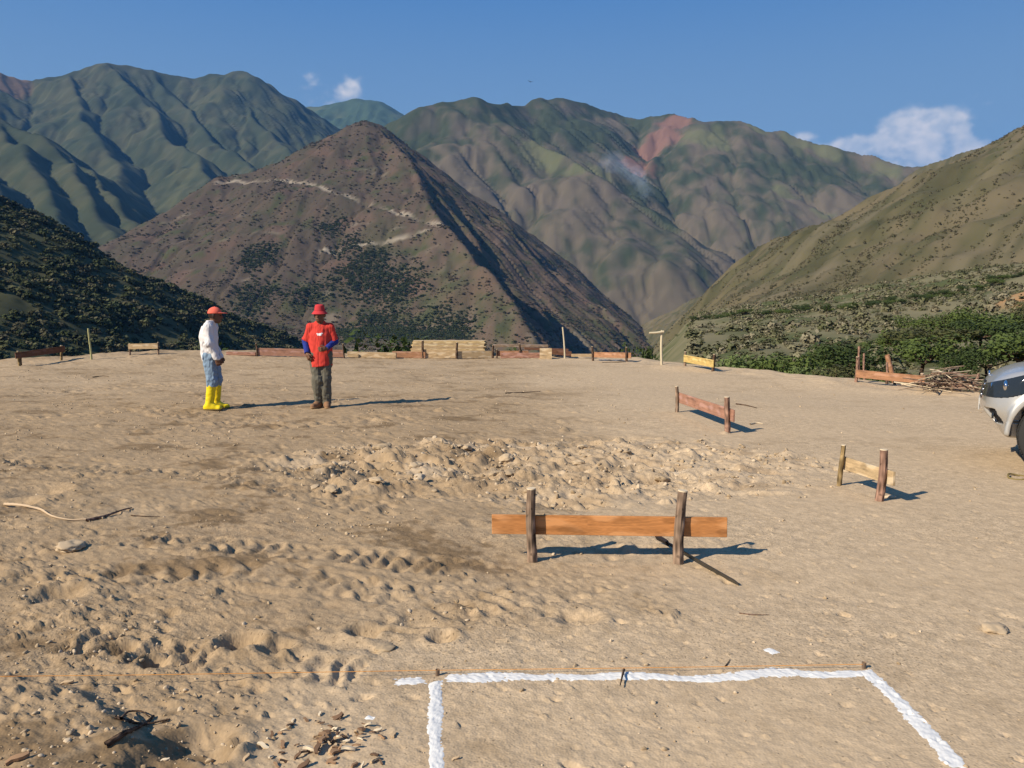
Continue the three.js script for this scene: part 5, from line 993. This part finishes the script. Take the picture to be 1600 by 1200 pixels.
function treeParts(seed, H, R, flat, perClump, size) {                   // limbs and a crown of clumps round their ends
  const r = rng(seed), limbs = [], clumps = [];
  const limb = (p, d, l, rad, depth) => {
    const q = p.clone().addScaledVector(d, l), mid = p.clone().lerp(q, 0.5).add(V((r() - 0.5) * l * 0.2, 0, (r() - 0.5) * l * 0.2)), cv = new THREE.CatmullRomCurve3([p, mid, q]), t = new THREE.TubeGeometry(cv, 5, 1, 6), P = t.attributes.position, N = t.attributes.normal;
    for (let i = 0; i < P.count; i++) { const s = Math.floor(i / 7) / 5, c = cv.getPointAt(s), k = rad * (1 - 0.45 * s); P.setXYZ(i, c.x + N.getX(i) * k, c.y + N.getY(i) * k, c.z + N.getZ(i) * k); }
    limbs.push(t);
    if (depth === 0) { clumps.push([q.x, q.y, q.z, R * (0.20 + 0.17 * r())]); return; }
    const n = 3 + Math.floor(r() * 2);
    for (let k = 0; k < n; k++) { const a = (k + r() * 0.7) / n * 6.283, out = 0.55 + 0.6 * r(); limb(q, V(Math.cos(a) * out, 0.35 + 0.5 * r(), Math.sin(a) * out).normalize(), R * (0.28 + 0.26 * r()), rad * 0.55, depth - 1); }
  };
  limb(V(0, -0.3, 0), V((r() - 0.5) * 0.2, 1, (r() - 0.5) * 0.2).normalize(), H * 0.45, 0.035 * H, 2);
  return { trunk: mergeGeometries(limbs), crown: leafCloud(clumps, perClump, size, seed + 1, flat) };
}
const protos = [treeParts(101, 3.2, 2.2, 0.8, 190, 0.085), treeParts(102, 2.8, 2.4, 0.6, 190, 0.085), treeParts(103, 3.8, 1.9, 0.95, 190, 0.085)];
const shrubProto = (seed, h, n = 60, size = 0.05) => { const r = rng(seed), cl = [], st = []; for (let k = 0; k < 14; k++) { const a = r() * 6.283, d = Math.sqrt(r()) * 0.55 * h, y = h * (0.25 + 0.6 * r()); cl.push([Math.cos(a) * d, y, Math.sin(a) * d, h * (0.16 + 0.14 * r())]); st.push(new THREE.TubeGeometry(new THREE.CatmullRomCurve3([V(Math.cos(a) * d * 0.15, -0.1, Math.sin(a) * d * 0.15), V(Math.cos(a) * d * 0.6, y * 0.5, Math.sin(a) * d * 0.6), V(Math.cos(a) * d, y, Math.sin(a) * d)]), 4, 0.012 * h, 5)); } return { trunk: mergeGeometries(st), crown: leafCloud(cl, n, size, seed + 5, 0.9) }; };
const shrubs = [shrubProto(201, 1), shrubProto(202, 1), shrubProto(203, 1)];
const nearHeight = (x, z) => { const e = edgeDistance(x, z); return e < 6 && -z < 55 ? Math.max(groundAt(x, z), shelf.at(x, z)) : shelf.at(x, z); };
function plant(name, label, category, group, p, geo, s, material, turn, trunk = M.barkDark) {
  const g = thing(name, label, category, group, p, turn); g.scale.set(s[0], s[1], s[2] ?? s[0]);
  part(name === 'tree' ? 'trunk' : 'stem', geo.trunk, trunk, g); part(name === 'tree' ? 'crown' : 'foliage', geo.crown, material, g); return g;
}
{
  const r = rng(303);
  // bearing, distance, height and width of each tree on the shelf, nearest rows first
  const spots = [];
  const row = (px0, px1, D0, D1, n, h0, h1, w, kind) => { for (let k = 0; k < n; k++) { const t = (k + 0.5 + (r() - 0.5) * 0.7) / n; spots.push([lerp(px0, px1, t), lerp(D0, D1, t) + (r() - 0.5) * 3, lerp(h0, h1, r()), w * (0.8 + 0.4 * r()), kind]); } };
  row(1350, 1640, 27, 24, 6, 1.5, 2.5, 0.95, 0); row(1170, 1660, 40, 33, 10, 1.5, 3.6, 0.95, 1); row(1290, 1680, 55, 48, 9, 2.2, 4.4, 1.0, 0); row(1430, 1700, 75, 66, 8, 2.8, 5.0, 1.0, 1);
  spots.forEach(([px, D, h, w, kind], i) => {
    const q = place(px, 540, D), y = nearHeight(q.x, q.z), geo = protos[i % 3];
    plant('tree', ['dense dark green tree in the thicket right of the clearing', 'flat-topped green tree in the thicket right of the clearing'][kind], 'tree', ['dark trees of the right-hand thicket', 'flat-topped trees of the right-hand thicket'][kind], V(q.x, y - 0.2, q.z), geo, [w * h / 3.2, h / 4.1, w * h / 3.2], [LEAF.dark, LEAF.mid, LEAF.dark, LEAF.olive, LEAF.mid][Math.floor(r() * 5)], r() * 6.28);
  });
  // bright low bushes along the right rim
  for (let k = 0; k < 30; k++) {
    const t = (k + r()) / 30, px = lerp(1120, 1345, t), D = lerp(25.5, 21.5, t) + 1.8 * r(), q = place(px, 560, D), y = nearHeight(q.x, q.z), h = (0.55 + 0.5 * r()) * (0.75 + 0.5 * Math.sin(t * 3.1));
    plant('shrub', 'low light green bush along the right rim of the clearing', 'shrub', 'light green bushes along the right rim', V(q.x, y - 0.05, q.z), shrubs[k % 3], [h * 1.15, h, h * 1.15], [LEAF.light, LEAF.light, LEAF.mid, LEAF.olive][Math.floor(r() * 4)], r() * 6.28);
  }
  for (let k = 0; k < 16; k++) {
    const t = (k + r()) / 16, px = lerp(1345, 1640, t), D = lerp(20.5, 15.8, t) + 2.2 * r() + 0.6, q = place(px, 590, D), y = nearHeight(q.x, q.z), h = 0.7 + 0.5 * r();
    plant('shrub', 'green bush behind the brush pile and the car', 'shrub', 'green bushes behind the brush pile', V(q.x, y - 0.05, q.z), shrubs[k % 3], [h * 1.2, h, h * 1.2], [LEAF.mid, LEAF.dark, LEAF.mid, LEAF.olive][Math.floor(r() * 4)], r() * 6.28);
  }
  // dark tops rising from below the rim
  for (const [px, D, top_, w, label] of [[612, 33, 524, 1.5, 'dark round bush rising behind the rim left of the lumber stack'], [632, 34, 530, 1.2, 'dark bush half hidden by the left end of the lumber stack'], [992, 32, 541, 1.0, 'dark pointed bush behind the plain orange board'], [812, 33, 541, 0.8, 'small green weed clump rising behind the rim by the dark beams'], [1008, 33, 552, 0.9, 'low dark bush right of the pointed bush on the rim'], [360, 33, 546, 1.0, 'low dark bush on the rim behind the man in white']]) {
    const p = place(px, top_, D), base = groundAt(p.x, p.z), h = p.y - base; plant('shrub', label, 'shrub', 'bushes rising behind the rim', V(p.x, base, p.z), shrubs[Math.floor(r() * 3)], [h * 0.45 * w, h, h * 0.45 * w], LEAF.dark, r() * 6.28);
  }
  { const p = place(1290, 516, 118), y = shelf.at(p.x, p.z); plant('tree', 'lone small dark tree on the slope above the thicket', 'tree', undefined, V(p.x, y, p.z), protos[2], [0.5, 0.75], LEAF.dark, 1); }
}
// scrub that nobody could count, scattered over the slopes
{
  const tuft = (seed, n) => leafCloud([[0, 0.35, 0, 0.5], [0.25, 0.3, 0.1, 0.38], [-0.22, 0.28, -0.15, 0.38]], n, 0.17, seed, 0.8), t1 = tuft(401, 26), t2 = tuft(402, 26);
  const tints = [[0.040, 0.052, 0.020], [0.062, 0.070, 0.028], [0.10, 0.095, 0.045], [0.030, 0.042, 0.018]];
  const scatter = (name, label, T, count, x0, x1, z0, z1, size, keep, tint, seed) => {
    const r = rng(seed), m = [], c = [], q = new THREE.Quaternion(), e = new THREE.Euler(), M4 = new THREE.Matrix4();
    for (let t = 0; t < count * 12 && m.length < count; t++) {
      const x = lerp(x0, x1, r()), z = lerp(z0, z1, r()); if (!T.inside(x, z)) continue; const y = T.at(x, z); if (y < -70 || r() > keep(x, y, z)) continue;
      const s = size * (0.35 + 1.7 * Math.pow(r(), 3) + 0.3 * r()); e.set(0, r() * 6.28, 0);
      m.push(M4.compose(V(x, y - 0.1 * s, z), q.setFromEuler(e), V(s, s * (0.6 + 0.5 * r()), s)).clone()); const k = tint(x, z, r), v = 0.75 + 0.5 * r(); c.push(k.map((a) => a * v));
    }
    const im = lit(new THREE.InstancedMesh(seed % 2 ? t1 : t2, new THREE.MeshPhysicalMaterial({ color: 0xffffff, roughness: 0.95, specularIntensity: 0.15, side: THREE.DoubleSide }), m.length)), col = new THREE.Color();
    m.forEach((a, i) => { im.setMatrixAt(i, a); im.setColorAt(i, col.setRGB(...c[i])); }); im.name = name; scene.add(im); stuff(im, label, 'scrub');
  };
  const pick = (list) => (x, z, r) => list[Math.floor(r() * list.length)];
  scatter('scrub_on_left_hillside', 'dark scrub covering the near left hillside', leftSlope, 42000, -560, -70, -760, -230, 2.8, (x, y, z) => 0.12 + 0.88 * smooth(-0.2, 0.4, fbm(x / 28, z / 28, 4)), pick([[0.062, 0.068, 0.030], [0.080, 0.082, 0.038], [0.046, 0.056, 0.024], [0.105, 0.094, 0.052]]), 501);
  scatter('scrub_on_right_hillside', 'dry scrub dotting the long right hillside', rightHill, 90000, 60, 800, -1300, -130, 1.05, (x, y, z) => 0.05 + 0.95 * smooth(0.05, 0.45, fbm((x * 0.66 + z * 0.75) / 18, (-x * 0.75 + z * 0.66) / 90, 4)) + 0.2 * smooth(60, -20, y), (x, z, r) => [[0.135, 0.118, 0.066], [0.118, 0.106, 0.056], [0.145, 0.122, 0.075], [0.102, 0.096, 0.048]][Math.floor(r() * 4)], 502);
  const groves = [[560, 430, 60], [600, 440, 55], [580, 405, 40], [625, 450, 50], [520, 355, 35], [405, 400, 45], [400, 470, 50], [655, 520, 70], [590, 500, 50], [480, 470, 40], [700, 520, 50], [560, 520, 60], [545, 385, 30]].map(([a, b, c]) => [hill.hit(a, b, 850, 2100), c]).filter((q) => q[0]);
  scatter('trees_on_pyramid_hill', 'far groves and scrub on the pyramid-shaped hill', hill, 34000, -900, 320, -1900, -860, 2.6, (x, y, z) => { let k = 0.03 + 0.16 * smooth(0.1, 0.5, fbm(x / 60, z / 60, 3)); for (const [q, s] of groves) k += 1.3 * blob(x, z, q, s * 0.55); return k + 0.05 * smooth(60, -40, y); }, (x, z, r) => { let k = 0; for (const [q, s] of groves) k += blob(x, z, q, s); return k > 0.5 ? [[0.040, 0.052, 0.022], [0.052, 0.060, 0.026]][Math.floor(r() * 2)] : [[0.095, 0.078, 0.048], [0.11, 0.082, 0.058], [0.07, 0.068, 0.034]][Math.floor(r() * 3)]; }, 503);
  scatter('scrub_on_near_slope', 'grey-green brush over the gentle slope beyond the thicket', shelf, 15000, 0, 188, -248, -30, 0.8, (x, y, z) => (x > 0.22 * -z && edgeDistance(x, z) > 3 ? 0.2 + 0.8 * smooth(-0.2, 0.35, fbm(x / 16, z / 16, 3)) : 0), (x, z, r) => [[0.17, 0.155, 0.092], [0.14, 0.132, 0.07], [0.19, 0.165, 0.105], [0.105, 0.108, 0.052]][Math.floor(r() * 4)], 504);
  // the dark line of trees climbing the slope
  const line = [[1060, 566, 190], [1140, 550, 180], [1220, 534, 165], [1300, 515, 150], [1380, 498, 150], [1450, 484, 150], [1520, 472, 155], [1620, 456, 165]].map(([a, b, D]) => place(a, b, D));
  const r2 = rng(611);
  for (let k = 0; k < 70; k++) {
    const t = (k + r2()) / 70 * (line.length - 1.001), i = Math.floor(t), p = line[i].clone().lerp(line[i + 1], t - i); p.z += (r2() - 0.5) * 10; p.x += (r2() - 0.5) * 3; const y = shelf.at(p.x, p.z), s = 0.45 + 0.5 * r2();
    plant('tree', 'small dark tree in the line climbing the right-hand slope', 'tree', 'line of dark trees on the right-hand slope', V(p.x, y - 0.4, p.z), protos[k % 3], [s, s * 0.75], [LEAF.dark, LEAF.mid, LEAF.dark][k % 3], r2() * 6.28);
  }
}
// smoke over the far valley, and a bird
{
  const c = backRange.hit(1008, 318, 2000, 3900) ?? place(1008, 318, 2700), r = rng(9), list = [];
  for (let k = 0; k < 16; k++) { const t = k / 16, g = clodGeometry(k + 31, 3), s = 14 + 34 * t; g.scale(s, s * 1.1, s * 0.8); g.translate(-130 * t * t + (r() - 0.5) * 30, 12 + 120 * t, 30 + (r() - 0.5) * 40); list.push(g); }
  const m = top('smoke', mergeGeometries(list), new THREE.MeshPhysicalMaterial({ color: new THREE.Color().setRGB(0.45, 0.55, 0.70), roughness: 1, specularIntensity: 0, transparent: true, opacity: 0.03, side: THREE.DoubleSide, depthWrite: false })); m.position.copy(c); stuff(m, 'thin bluish smoke drifting out of the far valley', 'smoke');
  const p = place(829, 128, 140), w = new THREE.Shape(); w.moveTo(0, 0); w.quadraticCurveTo(0.25, 0.14, 0.62, -0.02); w.quadraticCurveTo(0.3, -0.05, 0, -0.10); w.closePath();
  const b = thing('bird', 'tiny dark bird high in the blue sky', 'bird', undefined, p, 0.5), bm = mat(0.03, 0.03, 0.035, 0.8, { side: THREE.DoubleSide });
  part('body', meshField(union([bone([0, 0, 0.22], [0, 0, -0.2], 0.03, 0.02), bone([0, 0, 0.05], [0, 0, -0.05], 0.055, 0.05), ball([0, 0.01, 0.24], [0.03, 0.03, 0.05])], 0.03), [-0.1, -0.1, -0.3], [0.1, 0.1, 0.32], 0.015), bm, b);
  for (const s of [-1, 1]) { const g = new THREE.ExtrudeGeometry(w, { depth: 0.008, bevelEnabled: false }); g.rotateX(-Math.PI / 2); g.scale(s, 1, 1); const q = part('wing', g, bm, b); q.rotation.z = s * 0.3; }
}
scene.fog = new THREE.FogExp2(new THREE.Color().setRGB(0.16, 0.44, 1.0), 0.000044);
renderer.render(scene, camera);
